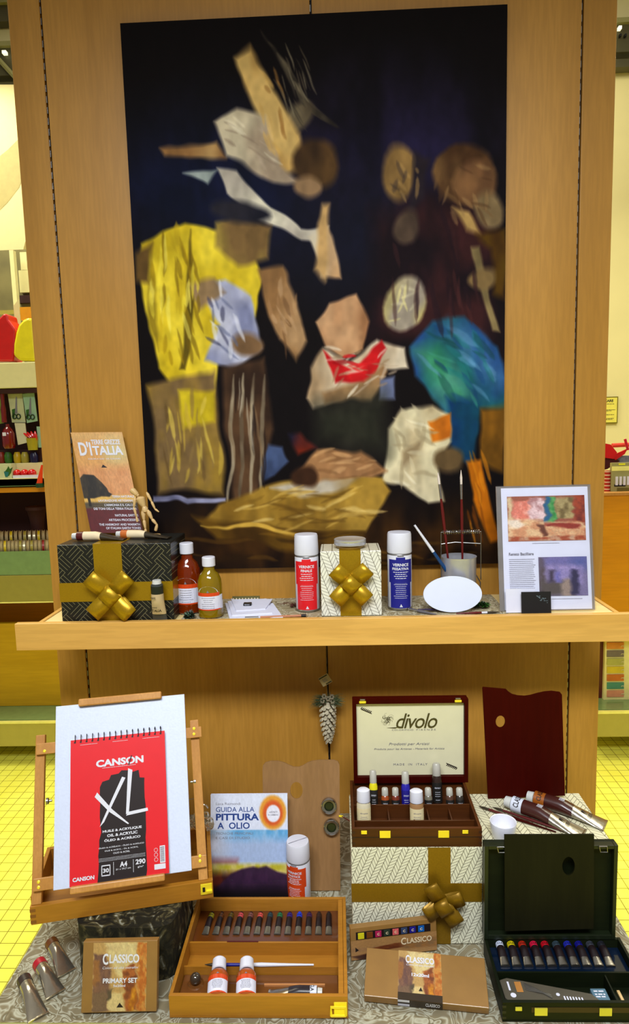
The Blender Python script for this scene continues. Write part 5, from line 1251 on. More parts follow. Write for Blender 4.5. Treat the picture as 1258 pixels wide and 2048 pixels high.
# ---- clear glass ornament between the easel and the book
c = PY(408, 1636, -.44)
t = thing('glass_ornament', 'clear ornate glass decoration hanging at the right upright of the easel', 'ornament', c)
bm = NB(); rnd = random.Random(8)
for k in range(9):
    a0 = rnd.uniform(0, 6); r0 = rnd.uniform(.009, .017); cc = c+Vector((rnd.uniform(-.022, .018), rnd.uniform(-.006, .006), rnd.uniform(-.026, .026)))
    tube(bm, [cc+Vector((r0*math.cos(a0+i*.45)*(1-i*.05), .003*math.sin(i), r0*math.sin(a0+i*.45)*(1-i*.05))) for i in range(12)], [.0022]*12, 7)
part('scroll_work', bm, M_crys, t, smooth=True)
bm = NB()
for k in range(7): bmesh.ops.create_icosphere(bm, subdivisions=1, radius=rnd.uniform(.004, .007), matrix=Matrix.Translation(c+Vector((rnd.uniform(-.035, .03), -.006, rnd.uniform(-.035, .0)))))
part('faceted_beads', bm, M_crys, t)
part('hook', tube(NB(), [c+Vector((0, 0, .03)), c+Vector((-.02, -.01, .06)), c+Vector((-.045, -.03, .065))], .0009, 6), M_steel, t)
# ---- painting guide book
PK = Vector((0, -.437, ZP)); aK = .25; nK = Vector((0, -math.cos(aK), math.sin(aK))); eyK = Vector((0, math.sin(aK), math.cos(aK)))
a, b_ = PP(421, 1790, PK, nK), PP(577, 1790, PK, nK); hK = (PP(500, 1588, PK, nK)-PK).dot(eyK)
x0 = a.x; wK = b_.x-a.x; t = thing('book', 'painting guide book with sunset mountain cover, leaning between easel and orange can', 'book', (x0+wK/2, PK.y, ZP))
Mx = frame((x0, PK.y, ZP+.004), (1, 0, 0), eyK)
part('pages', prism(NB(), R4(.002, .002, wK-.002, hK-.006), .006, Mx @ Matrix.Translation((0, 0, -.0068))), M_paper, t)
part('cover', prism(NB(), R4(0, 0, wK, hK-.004), .0008, Mx @ Matrix.Translation((0, 0, -.0008))), M_black, t)
part('back_cover', prism(NB(), R4(0, 0, wK, hK-.004), .0008, Mx @ Matrix.Translation((0, 0, -.0078))), M_paper, t)
hk = hK-.004; S = Surf((x0, PK.y, ZP+.004), (1, 0, 0), eyK, nK)
sea = (70, 140, 190)
img = paint(150, 200, (214, 220, 240), [(R4(-1, .32, 2, .45), (90, 160, 210), .006, (130, 180, 220)), (R4(-1, .40, 2, .64), (160, 180, 216), .05), (R4(-1, .30, .18, .6), (206, 212, 232), .12),
    (R4(-1, .58, .35, .635), (150, 90, 90), .04), (R4(-1, .62, 2, .74), (206, 190, 110), .02, (180, 170, 40)), (R4(-1, .70, .35, 2), (90, 26, 12), .04, (50, 14, 20)),
    ([(.0, .88), (.26, .71), (.40, .665), (.55, .645), (.62, .655), (.72, .64), (.86, .69), (1.1, .73), (1.1, 2), (0, 2)], (52, 22, 56), .012, (36, 12, 44)), (R4(-1, .84, 2, 2), (10, 6, 12), .05),
    (eld(.81, .165, .175, .155), (220, 150, 50), .014), (eld(.81, .17, .13, .115), (206, 84, 34), .016), (eld(.815, .175, .09, .078), (226, 226, 240), .008)], seed=41, grain=.06)
sheet('cover_picture', img, sub(S, wK, hk, 0, 1, 1, 0, .0002), M_print, t)
bm = NB(); text(bm, S, 'GUIDA ALLA', wK*.07, hk*.842, wK*.50, hk*.044, .005, h=.0006); text(bm, S, 'PITTURA', wK*.07, hk*.765, wK*.56, hk*.062, .035, h=.0006); text(bm, S, 'A  OLIO', wK*.09, hk*.690, wK*.42, hk*.058, .02, h=.0006)
part('title', bm, mat('title_blue', (34, 64, 134), .5), t)
bm = NB(); text(bm, S, 'Luca Raimondi', wK*.07, hk*.905, wK*.32, hk*.022, .0, h=.0006); text(bm, S, 'TECNICHE PRINCIPALI', wK*.07, hk*.640, wK*.48, hk*.02, .0, h=.0006); text(bm, S, 'E CASI DI STUDIO', wK*.07, hk*.600, wK*.44, hk*.02, .0, h=.0006)
text(bm, S, 'ARTISTI', wK*.76, hk*.83, wK*.11, hk*.016, .0, shear=.3, h=.0008); text(bm, S, 'IN CAMMINO', wK*.75, hk*.808, wK*.13, hk*.011, .01, h=.0008)
part('lettering', bm, M_grey, t)
bm = NB(); poly(S, [(wK*.40, hk*.055), (wK*.425, hk*.055), (wK*.42, hk*.025), (wK*.405, hk*.025)], .0006, bm); lines(bm, S, wK*.44, wK*.56, [hk*.028], .0009, .0006, 0)
part('publisher_mark', bm, M_white, t)
# ---- orange spray can
spray(599, 1802, 1681, 48, -.415, ZP+.001, M_orange, 'orange-labelled spray can with white cap right of the book', 'MASTICE', turn=-.35, seam=True)
# ---- light wooden palette, leaning behind
PLp = Vector((0, -.372, ZP)); aL = .16; nP = Vector((0, -math.cos(aL), math.sin(aL))); eyP = Vector((0, math.sin(aL), math.cos(aL)))
def outline(px, P0, n_, eyy):
    return [((p-P0).x, (p-P0).dot(eyy)) for p in [PP(x, y, P0, n_) for x, y in px]]
bot = PP(600, 1787, PLp, nP); px = [(681, 1786), (679, 1535), (676, 1528), (668, 1525), (640, 1525), (624, 1527), (616, 1530), (606, 1536), (598, 1539), (588, 1539), (578, 1535), (568, 1530), (556, 1527), (542, 1527), (531, 1530), (526, 1536), (525, 1545), (530, 1787)]
ol = outline(px, PLp, nP, eyP); dz = min(y for x, y in ol); ol = [(x, y-dz) for x, y in ol]
hole = outline(eld(593, 1586, 12.5, 17, 0, 20), PLp, nP, eyP); hole = [(x, y-dz) for x, y in hole]
def palette(name, ol, hole, Mx, mt, lab, th=.004):
    """outline minus thumb hole: bridge the hole into the outline with a seam"""
    k = min(range(len(ol)), key=lambda i: (ol[i][0]-hole[0][0])**2+(ol[i][1]-hole[0][1])**2)
    bm = NB()
    vo = [bm.verts.new((x, y, 0)) for x, y in ol]; vh = [bm.verts.new((x, y, 0)) for x, y in hole]
    eo = [bm.edges.new((vo[i], vo[(i+1) % len(vo)])) for i in range(len(vo))]; eh = [bm.edges.new((vh[i], vh[(i+1) % len(vh)])) for i in range(len(vh))]
    bmesh.ops.triangle_fill(bm, edges=eo+eh, use_beauty=True)
    # drop any faces filling the hole itself
    hc = Vector((sum(p[0] for p in hole)/len(hole), sum(p[1] for p in hole)/len(hole)))
    hr = max((Vector(p)-hc).length for p in hole)
    kill = [f for f in bm.faces if all(v in vh for v in f.verts)]
    bmesh.ops.delete(bm, geom=kill, context='FACES_ONLY')
    r_ = bmesh.ops.extrude_face_region(bm, geom=bm.faces[:])
    bmesh.ops.translate(bm, vec=(0, 0, th), verts=[g for g in r_['geom'] if isinstance(g, bmesh.types.BMVert)])
    bm.transform(Mx)
    return solo(name, bm, mt, lab, 'palette')
palette('wooden_palette', ol, hole, Matrix.Translation(nP*-.004) @ frame(PLp+Vector((0, 0, .002)), (1, 0, 0), eyP), M_pal, 'light wooden artist palette with notched top, leaning behind the orange spray can')
# double dipper cups clipped to the palette
t = thing('palette_cups', 'two small round steel dipper cups clipped on the light palette edge', 'palette cup', PP(660, 1640, PLp, nP))
for cx, cy in ((658, 1610), (663, 1652)):
    c = PP(cx, cy, PLp+nP*.002, nP); Mx = frame(c, (1, 0, 0), eyP)
    cup = part('cup', lathe(NB(), [(.0, .003), (.011, .003), (.013, .010), (.0205, .0115), (.021, .010), (.0215, .001), (.0, .0)], 32, Mx, cap=False), M_steel, t, smooth=True)
    part('cup_well', lathe(NB(), [(0, .0040), (.0105, .0040), (.0125, .0095)], 28, Mx, cap=False), mat('well_olive', (60, 66, 40), .2, .6), cup, smooth=True)
    part('cup_rim', lathe(NB(), [(.018, .0112), (.0195, .0128), (.021, .0112)], 32, Mx, cap=False), M_chrome, cup, smooth=True)
part('clip', tube(NB(), [PP(678, 1632, PLp+nP*.004, nP), PP(686, 1633, PLp+nP*.006, nP)], .003, 8), M_brass, t)
p0, p1 = PY(688, 1633, -.35), PY(735, 1662, -.552); p1 = PY(735, 1661, -.50)
brush('paintbrush', PY(745, 1668, -.520), PY(684, 1633, -.37), 'thin brush with white ferrule reaching from the dipper cups into the walnut box', M_hred, M_bris, M_white, .0024, (.06, .35))
# ---- pine cone hanging on the slot
c = PY(655, 1400, -.045)
t = thing('hanging_pinecone', 'frosted pine cone with sprigs and a card tag hanging below the shelf', 'pine cone', c)
ztop_, zbot_ = PY(655, 1402, -.045).z, PY(658, 1481, -.045).z; Hc = ztop_-zbot_; xc = c.x
bm = NB()
n = 90
for i in range(n):
    f = i/n; z = ztop_-Hc*f; r = .0225*(1-.75*max(0, f-.25)**1.3*1.6) if f > .25 else .0225
    r = .0265*(1-(max(0, f-.3)/.7)**2*.68)
    a = i*2.39996; d = Vector((math.cos(a), math.sin(a), 0)); s_ = Vector((-math.sin(a), math.cos(a), 0))
    p0 = Vector((xc, -.045, z+.004))+d*r*.35; p1 = Vector((xc, -.045, z-.009))+d*r
    wd = .0075*(1-.4*f)
    v = [bm.verts.new(q) for q in (p0-s_*wd*.5, p1-s_*wd, p1+Vector((0, 0, -.004))+d*.001, p1+s_*wd, p0+s_*wd*.5, (p0+p1)/2+d*.005+Vector((0, 0, .002)))]
    for q in ((0, 1, 5), (1, 2, 5), (2, 3, 5), (3, 4, 5), (4, 0, 5), (0, 4, 3, 2, 1)): bm.faces.new([v[k] for k in q])
part('cone_scales', bm, mat('frosted_scale', (176, 166, 140), .6, var=.25, vscale=120), t)
part('cone_core', lathe(NB(), [(0, -Hc), (.006, -Hc*.9), (.015, -Hc*.5), (.016, -.004), (0, 0)], 16, Matrix.Translation((xc, -.045, ztop_)), cap=False), mat('cone_core', (70, 54, 34), .7), t)
bm = NB(); rnd = random.Random(6)
for i in range(300):
    a = rnd.choice((rnd.uniform(-.5, .7), math.pi+rnd.uniform(-.7, .5), rnd.uniform(0, 6.28))); L = rnd.uniform(.026, .054)
    p0 = Vector((xc+rnd.uniform(-.008, .008), -.047, ztop_+rnd.uniform(-.006, .014))); p1 = p0+Vector((math.cos(a)*L, rnd.uniform(-.02, .008), math.sin(a)*L*.55-.002))
    if p1.y > -.006: p1.y = -.006
    tube(bm, [p0, p1], [.0009, .0003], 3, cap=False)
part('needles', bm, mat('frosted_needles', (70, 80, 50), .6, var=.3), t)
bm = NB()
for dx, dz in ((-.010, .020), (.014, .018), (.002, .012), (-.016, .006), (.016, .004)):
    for k in range(6):
        a = k*1.047; bmesh.ops.create_icosphere(bm, subdivisions=1, radius=.0038, matrix=Matrix.Translation((xc+dx+.005*math.cos(a), -.058+.003*math.sin(a), ztop_+dz+.005*math.sin(a))) @ Matrix.Diagonal((1, .6, 1.1, 1)))
part('buds', bm, mat('bud_grey', (120, 110, 86), .6), t)
zs1 = PY(652, 1287, -.03).z; tp = PY(653, 1340, -.05)
part('string', tube(NB(), [(-.045, -.006, 1.012), (xc-.001, -.045, tp.z), (xc, -.045, ztop_+.01)], .0012, 6), mat('string_tan', (120, 92, 40), .7), t)
cc = PY(650.5, 1360, -.064); e1 = (PY(669, 1366, -.064)-PY(653, 1342, -.064)); exT = Vector((.86, 0, .50)).normalized(); eyT = Vector((-.50, 0, .86)).normalized()
s2 = .0165; Mx = frame(cc, exT, eyT); tg = part('price_tag', prism(NB(), R4(-s2, -s2*.95, s2, s2*.95), .0008, Mx), mat('tag_card', (190, 170, 118), .6), t)
S = Surf(cc, exT, eyT); bm = NB(); patch(S, -s2*.95, s2*.8, s2*.62, s2*.85, .0012, 1, bm); patch(S, -s2*.3, s2*.9, -s2*.85, -s2*.66, .0012, 1, bm); part('tag_bars', bm, mat('tag_olive', (60, 56, 22), .6), tg)
bm = NB(); lines(bm, S, -s2*.5, s2*.5, [s2*.25, 0, -.25*s2], .0016, .0012, .2); part('tag_print', bm, M_grey, tg)
# ---- big gift box carrying the walnut box
ZG = .606; YGf = -.558
t = thing('gift_box', 'large white leaf-patterned gift box with bronze ribbon, under the walnut paint box', 'gift box', (.32, -.44, ZP))
M_herrB = herring('big_leaf_paper', (226, 224, 200), (80, 74, 56), (0, 2), .0135, .0095, -1.5, .15, rot=-.42)
gxl, gxr = .0135, .636
part('wrapping', box(gxl, gxr, YGf, -.325, ZP+.001, ZG-.001), M_herrB, t, bevel=.002)
part('top_panel', box(gxl+.001, gxr-.001, YGf+.001, -.326, ZG-.0018, ZG-.0005), herring('big_leaf_top', (220, 214, 180), (104, 94, 70), (0, 1), .024, .014, 1.5, .12, rot=.2), t)
x0, x1, z0, z1 = rect_px(857, 1690, 901, 1890, YGf); bm = ribbon(NB(), x0, x1, ZP+.002, ZG, YGf); part('ribbon_band', bm, M_bronze, t)
x0, x1, z0, z1 = rect_px(705, 1766, 965, 1803, YGf); bm = ribbon(NB(), gxl-.001, .325, z0, z1, YGf-.0004); part('ribbon_band', bm, M_bronze, t)
c = PY(885, 1802, YGf-.003); S = Surf(c, (1, 0, 0), (0, 0, 1))
bow(t, S, [(-.6, 1, .062), (1, .45, .050), (-1, -.55, .050), (.75, -1, .056)], .036, M_bronze, .034)
# ---- walnut paint box, open
def lidbox(t, x0, x1, y0, y1, z, h, th, mt, dividers=(), lip=None):
    bm = NB(); bx(bm, x0, x1, y0, y1, z, z+.004); part('floor_panel', bm, mt, t)
    part('front_wall', box(x0, x1, y0, y0+th, z+.004, z+h), mt, t, bevel=.0008)
    bm = NB(); bx(bm, x0, x0+th, y0+th, y1, z+.004, z+h); bx(bm, x1-th, x1, y0+th, y1, z+.004, z+h); bx(bm, x0+th, x1-th, y1-th, y1, z+.004, z+h)
    part('side_walls', bm, mt, t, bevel=.0008)
    for d in dividers: part('divider', box(*d), mt, t)
wx0, wx1, wy0, wy1 = .0165, .325, -.5555, -.335
t = thing('paint_box', 'open walnut paint box with cream inner lid, on the large gift box', 'paint box', (.17, -.44, ZG+.0005))
zb = ZG+.0005
yd1, yd2 = -.505, -.445
lidbox(t, wx0, wx1, wy0, wy1, zb, .047, .007, M_walnut, [(wx0+.007, wx1-.007, yd1, yd1+.004, zb+.004, zb+.034), (wx0+.007, wx1-.007, yd2, yd2+.004, zb+.004, zb+.040)] + [(wx0+f*(wx1-wx0), wx0+f*(wx1-wx0)+.003, yd1+.004, yd2, zb+.004, zb+.030) for f in (.3, .5, .62, .8)])
part('front_line', box(wx0+.0, wx1, wy0-.0006, wy0, zb+.024, zb+.0252), M_ink, t)
for x_, z_, w_, h_ in ((.0165+.022, .036, .014, .009), (.0165+.066, .026, .026, .018), (.0165+.205, .026, .026, .018), (.0165+.262, .036, .014, .009)):
    part('catch', box(x_, x_+w_, wy0-.003, wy0-.0005, zb+z_-.002, zb+z_+h_-.002), M_brass, t, bevel=.001)
bm = NB()
for k in range(3):
    for xx in (wx0-.0004, wx1-.0075): bx(bm, xx, xx+.0079, wy0-.0005, wy0+.003, zb+.006+k*.014, zb+.012+k*.014)
part('finger_joints', bm, mat('walnut_joint', (56, 26, 10), .5), t)
# lid, upright
zl0 = PY(710, 1563, wy1-.001).z; zl1 = PY(820, 1395, wy1-.002).z; zl0 = zb+.047
lx0, lx1 = PY(706, 1480, wy1).x, PY(934, 1480, wy1).x
lid = part('lid', None or box(lx0, lx1, wy1-.004, wy1+.012, zl0+.001, zl1), M_mahog, t, bevel=.002)
fr = NB(); e_ = .010
for a_ in ((lx0, lx0+e_, zl0+.001, zl1), (lx1-e_, lx1, zl0+.001, zl1), (lx0+e_, lx1-e_, zl0+.001, zl0+.018), (lx0+e_, lx1-e_, zl1-e_, zl1)): bx(fr, a_[0], a_[1], wy1-.018, wy1-.004, a_[2], a_[3])
part('lid_frame', fr, M_mahog, lid)
sx0, sx1, sz0, sz1 = lx0+e_+.0005, lx1-e_-.0005, zl0+.0185, zl1-e_-.0005
part('lid_paper', box(sx0, sx1, wy1-.008, wy1-.0045, sz0, sz1), mat('lid_cream', (218, 212, 176), .35, var=.02, coat=.2), lid, label='cream printed lid lining')
S = Surf((sx0, wy1-.0082, sz0), (1, 0, 0), (0, 0, 1)); w_, h_ = sx1-sx0, sz1-sz0
bm = NB(); text(bm, S, 'divolo', w_*.37, h_*.645, w_*.385, h_*.205, .004, shear=.32, sp=.88)
M_ol2 = mat('print_dark_olive', (72, 64, 24), .5); part('logo', bm, M_ol2, lid)
bm = NB(); rnd = random.Random(12)
for k in range(26):
    a = rnd.uniform(0, 6.28); rr = rnd.uniform(.1, 1); cx, cy = w_*(.285+.045*rr*math.cos(a)), h_*(.75+.09*rr*math.sin(a)); rad = rnd.uniform(.003, .007)
    for q in range(9): aa = a+q*.5; x_, y_ = cx+rad*math.cos(aa), cy+rad*math.sin(aa); patch(S, x_, x_+.0011, y_, y_+.0008, .0006, 1, bm)
poly(S, [(w_*.28, h_*.655), (w_*.40, h_*.665), (w_*.36, h_*.645)], .0006, bm); part('flower_emblem', bm, M_ol2, lid)
bm = NB(); text(bm, S, 'Prodotti per Artisti', w_*.49, h_*.405, w_*.38, h_*.045, .0, shear=.25, align='c'); text(bm, S, 'Produits pour les Artistes - Materials for Artists', w_*.49, h_*.345, w_*.66, h_*.032, .0, shear=.25, align='c')
text(bm, S, 'MADE  IN  ITALY', w_*.50, h_*.135, w_*.32, h_*.028, .0, sp=1.3, align='c'); text(bm, S, 'COLORIFICIO', w_*.33, h_*.615, w_*.20, h_*.02, -.005, sp=1.1); text(bm, S, 'FIRENZE', w_*.56, h_*.615, w_*.18, h_*.02, -.005, sp=1.4)
part('lettering', bm, M_grey, lid)
bm = NB()
for ox, oy, sg in ((.05, .93, 1), (.93, .10, -1)):
    for k in range(7):
        for s_ in (-1, 1):
            cx, cy = w_*ox+sg*.004*k, h_*oy-sg*.0018*k + (0 if s_ > 0 else -.004); poly(S, [(cx+q[0]*1, cy+q[1]) for q in eld(0, 0, .0034, .0012, 35*s_*sg, 8)], .0006, bm)
part('leaf_corners', bm, M_ink, lid)
for xx in (lx0+.018, lx1-.036): part('lid_catch', box(xx, xx+.018, wy1-.021, wy1-.017, zl1-.0075, zl1-.0015), M_brass, lid, bevel=.001); part('catch_lip', box(xx+.002, xx+.016, wy1-.019, wy1-.012, zl1, zl1+.003), M_steel, lid, bevel=.001)
for xx in (lx0+.02, lx1-.06): part('hinge', box(xx, xx+.04, wy1-.0095, wy1-.0075, zl0-.0005, zl0+.0008), M_steel, t)
# bottles in the walnut box
def small_bottle(cx, ytop, ybot, wpx, Y, capc, bodyc, labc, lab, tilt=.35, white=False, base=None, txt=M_grey):
    z0 = zb+.0045
    pb, pt_ = PY(cx, ybot, Y), PY(cx, ytop, Y)
    r = (PY(cx+wpx/2, ytop, Y).x-PY(cx-wpx/2, ytop, Y).x)/2
    H = (pt_.z-z0)*(1.02 if tilt else 1)
    t = thing('paint_bottle', lab, 'bottle', (pb.x, Y, z0)); M = Matrix.Translation((pb.x, Y-.0, z0+r*math.sin(tilt))) @ Matrix.Rotation(-tilt, 4, 'X')
    k = .70 if not white else .66
    part('body', lathe(NB(), [(r*.9, 0), (r, .002), (r, H*k*.9), (r*.8, H*k)], 24, M), bodyc, t, smooth=True)
    part('cap', lathe(NB(), [(r*(.95 if white else .8), H*k), (r*(.98 if white else .85), H*(k+.02)), (r*(.92 if white else .8), H*.96), (r*.6, H), (0, H)], 24, M, cap=False), capc, t, smooth=True)
    S = Cyl(M, r); part('label', patch(S, -r*1.35, r*1.35, H*.06, H*k*.78, .0004, 10), labc, t)
    bm = NB()
    text(bm, S, 'divolo' if white else 'DIVOLO', -r*.55, H*k*.58, r*1.1, H*.035, .01, h=.0008); label_lines(S, r*1.1, [H*k*f for f in (.45, .38, .31, .18)], bm, .0009, h=.0008)
    part('label_print', bm, txt, t)
M_cap = mat('bottle_cap_grey', (176, 172, 160), .35); M_lblk = mat('label_black', (30, 28, 26), .4)
MB_ = lambda n_, c_: mat(n_, c_, .25, coat=.5)
ya_ = -.437+.012
small_bottle(748, 1553, 1612, 17, -.425, M_cap, MB_('b_yellow', (220, 206, 20)), M_lblk, 'yellow paint bottle with black label in the walnut box, far left back', .3, txt=M_white)
small_bottle(813, 1555, 1612, 18, -.425, M_cap, MB_('b_blue', (30, 24, 150)), mat('lab_blue', (24, 20, 120), .4), 'bright blue paint bottle in the walnut box behind the middle white-capped one', .3, txt=M_white)
small_bottle(875, 1536, 1592, 20, -.385, M_cap, MB_('b_dkbrown', (40, 22, 16)), M_lblk, 'tallest dark brown bottle with silver cap in the walnut box', .2, txt=M_white)
for cx, nm, c_, lab in ((771, 'b_rust', (150, 66, 20), 'rust orange paint bottle, short, right of the yellow one'), (792, 'b_redbr', (110, 40, 20), 'red-brown short paint bottle left of the bright blue one'), (858, 'b_greyg', (110, 104, 90), 'grey short paint bottle right of the middle white-capped one'), (901, 'b_brown2', (80, 50, 36), 'brown short paint bottle right of the tallest dark one'), (921, 'b_umber', (44, 36, 30), 'dark umber short paint bottle at the right end of the walnut box')):
    small_bottle(cx, 1584, 1612, 16, -.432, M_cap, MB_(nm, c_), M_lblk, lab, .3, txt=M_white)
small_bottle(728, 1585, 1641, 28, -.480, M_white, MB_('b_clear1', (200, 190, 160)), mat('lab_cream', (222, 206, 160), .5), 'white-capped bottle with cream label at the left front of the walnut box', .15, True)
small_bottle(834, 1587, 1641, 28, -.480, M_white, MB_('b_clear2', (150, 110, 70)), mat('lab_cream', (222, 206, 160), .5), 'white-capped bottle with cream label in the middle front of the walnut box', .15, True)
# ---- dark red palette standing on the gift box
PR = Vector((0, -.352, ZG)); aR = .03; nR = Vector((0, -math.cos(aR), math.sin(aR))); eyR = Vector((0, math.sin(aR), math.cos(aR)))
px = [(976, 1604), (965, 1377), (966, 1375), (1012, 1379), (1017, 1384), (1024, 1389), (1036, 1392), (1050, 1393), (1062, 1391), (1076, 1387), (1090, 1384), (1104, 1383), (1120, 1385), (1124, 1390), (1130, 1592)]
ol = outline(px, PR, nR, eyR); dz = min(y for x, y in ol); ol = [(x, max(0, y)) for x, y in ol]
hole = outline(eld(1001, 1444, 9.5, 12, 0, 18), PR, nR, eyR)
palette('wooden_palette', ol, hole, Matrix.Translation(nR*-.004) @ frame(PR+Vector((0, 0, .001)), (1, 0, 0), eyR), M_mahog, 'dark red-brown artist palette standing upright on the large gift box')
# ---- two large paint tubes, porcelain cup, brushes on the gift box
M_tdk = mat('tube_dark_brown', (60, 22, 18), .3, coat=.4); M_lbwh = mat('label_cool_white', (206, 210, 226), .4)
for k, (cap_px, end_px, bandc, lab) in enumerate((((1011, 1602), (1168, 1668), M_lbwh, 'large paint tube with white lettered band lying on the gift box, front one'), ((1055, 1592), (1212, 1650), mat('band_ochre', (150, 80, 20), .4), 'large paint tube with ochre band lying on the gift box, rear one'))):
    p0, p1 = PZ(*cap_px, ZG+.019), PZ(*end_px, ZG+.004); d = p1-p0; L = math.hypot(d.x, d.y)
    tb_ = paint_tube('paint_tube', L, .0185, M_lid, bandc, M_tdk, M_alu, lab, band=(.10, .24), body=(.24, .60), crimp=1.4, letter=[('CLASSICO', .17, .05, .014, 0)] if k == 0 else [('CLASSICO', .17, .045, .012, 0)], ink=M_ink)
    tb_.location = (p0.x, p0.y, ZG+.0005); tb_.rotation_euler = (0, 0, math.atan2(d.y, d.x))
    bm = NB(); r_ = .0185
    for q in range(6): bx(bm, L*(.42+.012*q), L*(.42+.012*q)+.001, -.006, .006, 2*r_-.001, 2*r_+.0008)
    part('print_lines', bm, M_white, tb_, local=True)
    f = .74; g = (f-.45)/.55; zt_ = 2*(r_*(1-g)+.0015*g)
    Sx = lambda x, y, h: Vector((L*f+x, y, zt_+.0006+h-(x)*.0))
    bm = NB(); S_ = lambda x, y, h=0: Vector((L*f+x, y, zt_+.002-(x/L)*.040+h)); poly(S_, [(-.008, .004), (.008, -.002), (-.008, -.004)], .0006, bm)
    for q in range(3): patch(S_, .010+.003*q, .0115+.003*q, -.008, .006, .0006, 1, bm)
    part('emblem_print', bm, M_ink, tb_, local=True)
c = PZ(1006, 1662, ZG+.02); r = (PZ(1033, 1640, ZG+.04).x-PZ(980, 1640, ZG+.04).x)/2
c = PZ(1006.5, 1643, ZG+.040)
Mx = Matrix.Translation((c.x, c.y+.001, ZG+.0005))
solo('porcelain_cup', lathe(NB(), [(0, 0), (r*.80, 0), (r*.86, .002), (r, .038), (r*.99, .040), (r*.93, .039), (r*.80, .006), (0, .005)], 40, Mx, cap=False), mat('porcelain', (226, 226, 236), .18, coat=.6, var=.01), 'small white porcelain cup on the gift box beside the tubes', 'cup', smooth=True)
def zg(x, y): return PZ(x, y, ZG+.005)
brush('paintbrush', zg(957, 1612), zg(1112, 1664), 'dark brush with thin dark tip pointing left behind the porcelain cup', M_mahog, M_dkfoil, M_maroon, .0036, (.15, .35))
brush('paintbrush', zg(985, 1614), zg(1140, 1666), 'dark red brush lying along the front large paint tube', M_maroon, M_dkfoil, M_maroon, .0036, (.15, .35))
# ---- green open paint box with palette
gx0, gx1, gy0, gy1 = .3225, .640, -.770, -.590
t = thing('paint_box', 'open dark green paint box with lid upright, front right of the platform', 'paint box', ((gx0+gx1)/2, -.68, ZP+.001)); zb2 = ZP+.001
lidbox(t, gx0, gx1, gy0, gy1, zb2, .045, .007, M_green, [(gx0+.007, gx1-.007, -.688, -.684, zb2+.004, zb2+.040), (gx1-.075, gx1-.072, -.763, -.688, zb2+.004, zb2+.036)])
tray = part('tube_tray', box(gx0+.008, gx1-.008, -.683, -.598, zb2+.022, zb2+.0245), mat('tray_dark_blue', (10, 24, 44), .15, coat=.5), t)
for x_, w_, z_, h_ in ((.018, .014, .027, .009), (.058, .027, .016, .018), (.192, .026, .016, .018), (.255, .014, .027, .009)): part('catch', box(gx0+x_+.008, gx0+x_+w_+.008, gy0-.003, gy0-.0005, zb2+z_, zb2+z_+h_), mat('brass_olive', (210, 200, 70), .3, .4), t, bevel=.001)
part('front_line', box(gx0+.06, gx1, gy0-.0006, gy0, zb2+.022, zb2+.034), mat('front_strip_brown', (46, 26, 10), .5), t)  # plain dark brown strip along the front of the green box
bm = NB()
for k in range(3): bx(bm, gx0-.0004, gx0+.0075, gy0-.0005, gy0+.003, zb2+.006+k*.013, zb2+.012+k*.013)
part('finger_joints', bm, M_black, t)
Yl = gy1+.006; zt2 = PY(1100, 1683, Yl).z; lx0, lx1 = PY(966, 1780, Yl).x, PY(1228, 1780, Yl).x
lid = part('lid', box(lx0, lx1, Yl, Yl+.010, zb2+.047, zt2), M_green, t, bevel=.002)
fr = NB()
for a_ in ((lx0, lx0+.009, zb2+.047, zt2), (lx1-.009, lx1, zb2+.047, zt2), (lx0+.009, lx1-.009, zb2+.047, zb2+.058), (lx0+.009, lx1-.009, zt2-.009, zt2)): bx(fr, a_[0], a_[1], Yl-.016, Yl, a_[2], a_[3])
part('lid_frame', fr, mat('lid_edge_green', (22, 30, 14), .35), lid, bevel=.001)
for cx in (1002, 1206):
    c = PY(cx, 1690, Yl-.017); bm = NB()
    tube(bm, [(c.x-.009, Yl-.018, zt2-.001), (c.x-.006, Yl-.019, zt2-.014), (c.x+.010, Yl-.019, zt2-.014), (c.x+.009, Yl-.018, zt2-.001), (c.x-.009, Yl-.018, zt2-.001)], .0014, 6)
    part('wire_clasp', bm, M_steel, lid)
PG = Vector((0, gy1-.012, zb2+.030)); aG = .03; nG = Vector((0, -math.cos(aG), math.sin(aG))); eyG = Vector((0, math.sin(aG), math.cos(aG)))
PG = Vector((0, Yl-.024, zb2+.0465))
ol = outline([(1009, 1860), (1008, 1668), (1187, 1667), (1186, 1855)], PG, nG, eyG); ol = [(x, max(.0, y)) for x, y in ol]
hole = outline(eld(1136, 1730, 12.5, 18.5, 0, 20), PG, nG, eyG)
palette('wooden_palette', ol, hole, frame(PG, (1, 0, 0), eyG), M_greenp, 'dark olive-black palette board with oval hole standing in the green paint box lid')
# tubes in the green box
def bt_tube(px_cap, px_end, z, capc, bandc, bodyc, lab, r=.0085, grp=None, tail=M_alu, tilt=0):
    p0, p1 = PZ(*px_cap, z+r), PZ(*px_end, z+.003); d = p1-p0; L = math.hypot(d.x, d.y)
    tb = paint_tube('paint_tube', L, r, capc, bandc, bodyc, tail, lab, crimp=1.25, band=(.11, .30), body=(.30, .70), group=grp, letter=[('CLA', .20, r*1.4, r*.7, 0)])
    tb.location = (p0.x, p0.y, z); tb.rotation_euler = (0, tilt, math.atan2(d.y, d.x)); return tb
M_capd = mat('cap_dark', (70, 80, 90), .3)
gcol = [('white', (206, 214, 236)), ('yellow', (206, 186, 10)), ('vermilion', (176, 36, 14)), ('crimson', (206, 20, 60)), ('red', (190, 10, 30)), ('slate', (50, 66, 76)), ('blue', (30, 40, 160)), ('ultramarine', (20, 20, 130)), ('charcoal', (56, 60, 70)), ('black', (30, 32, 40))]
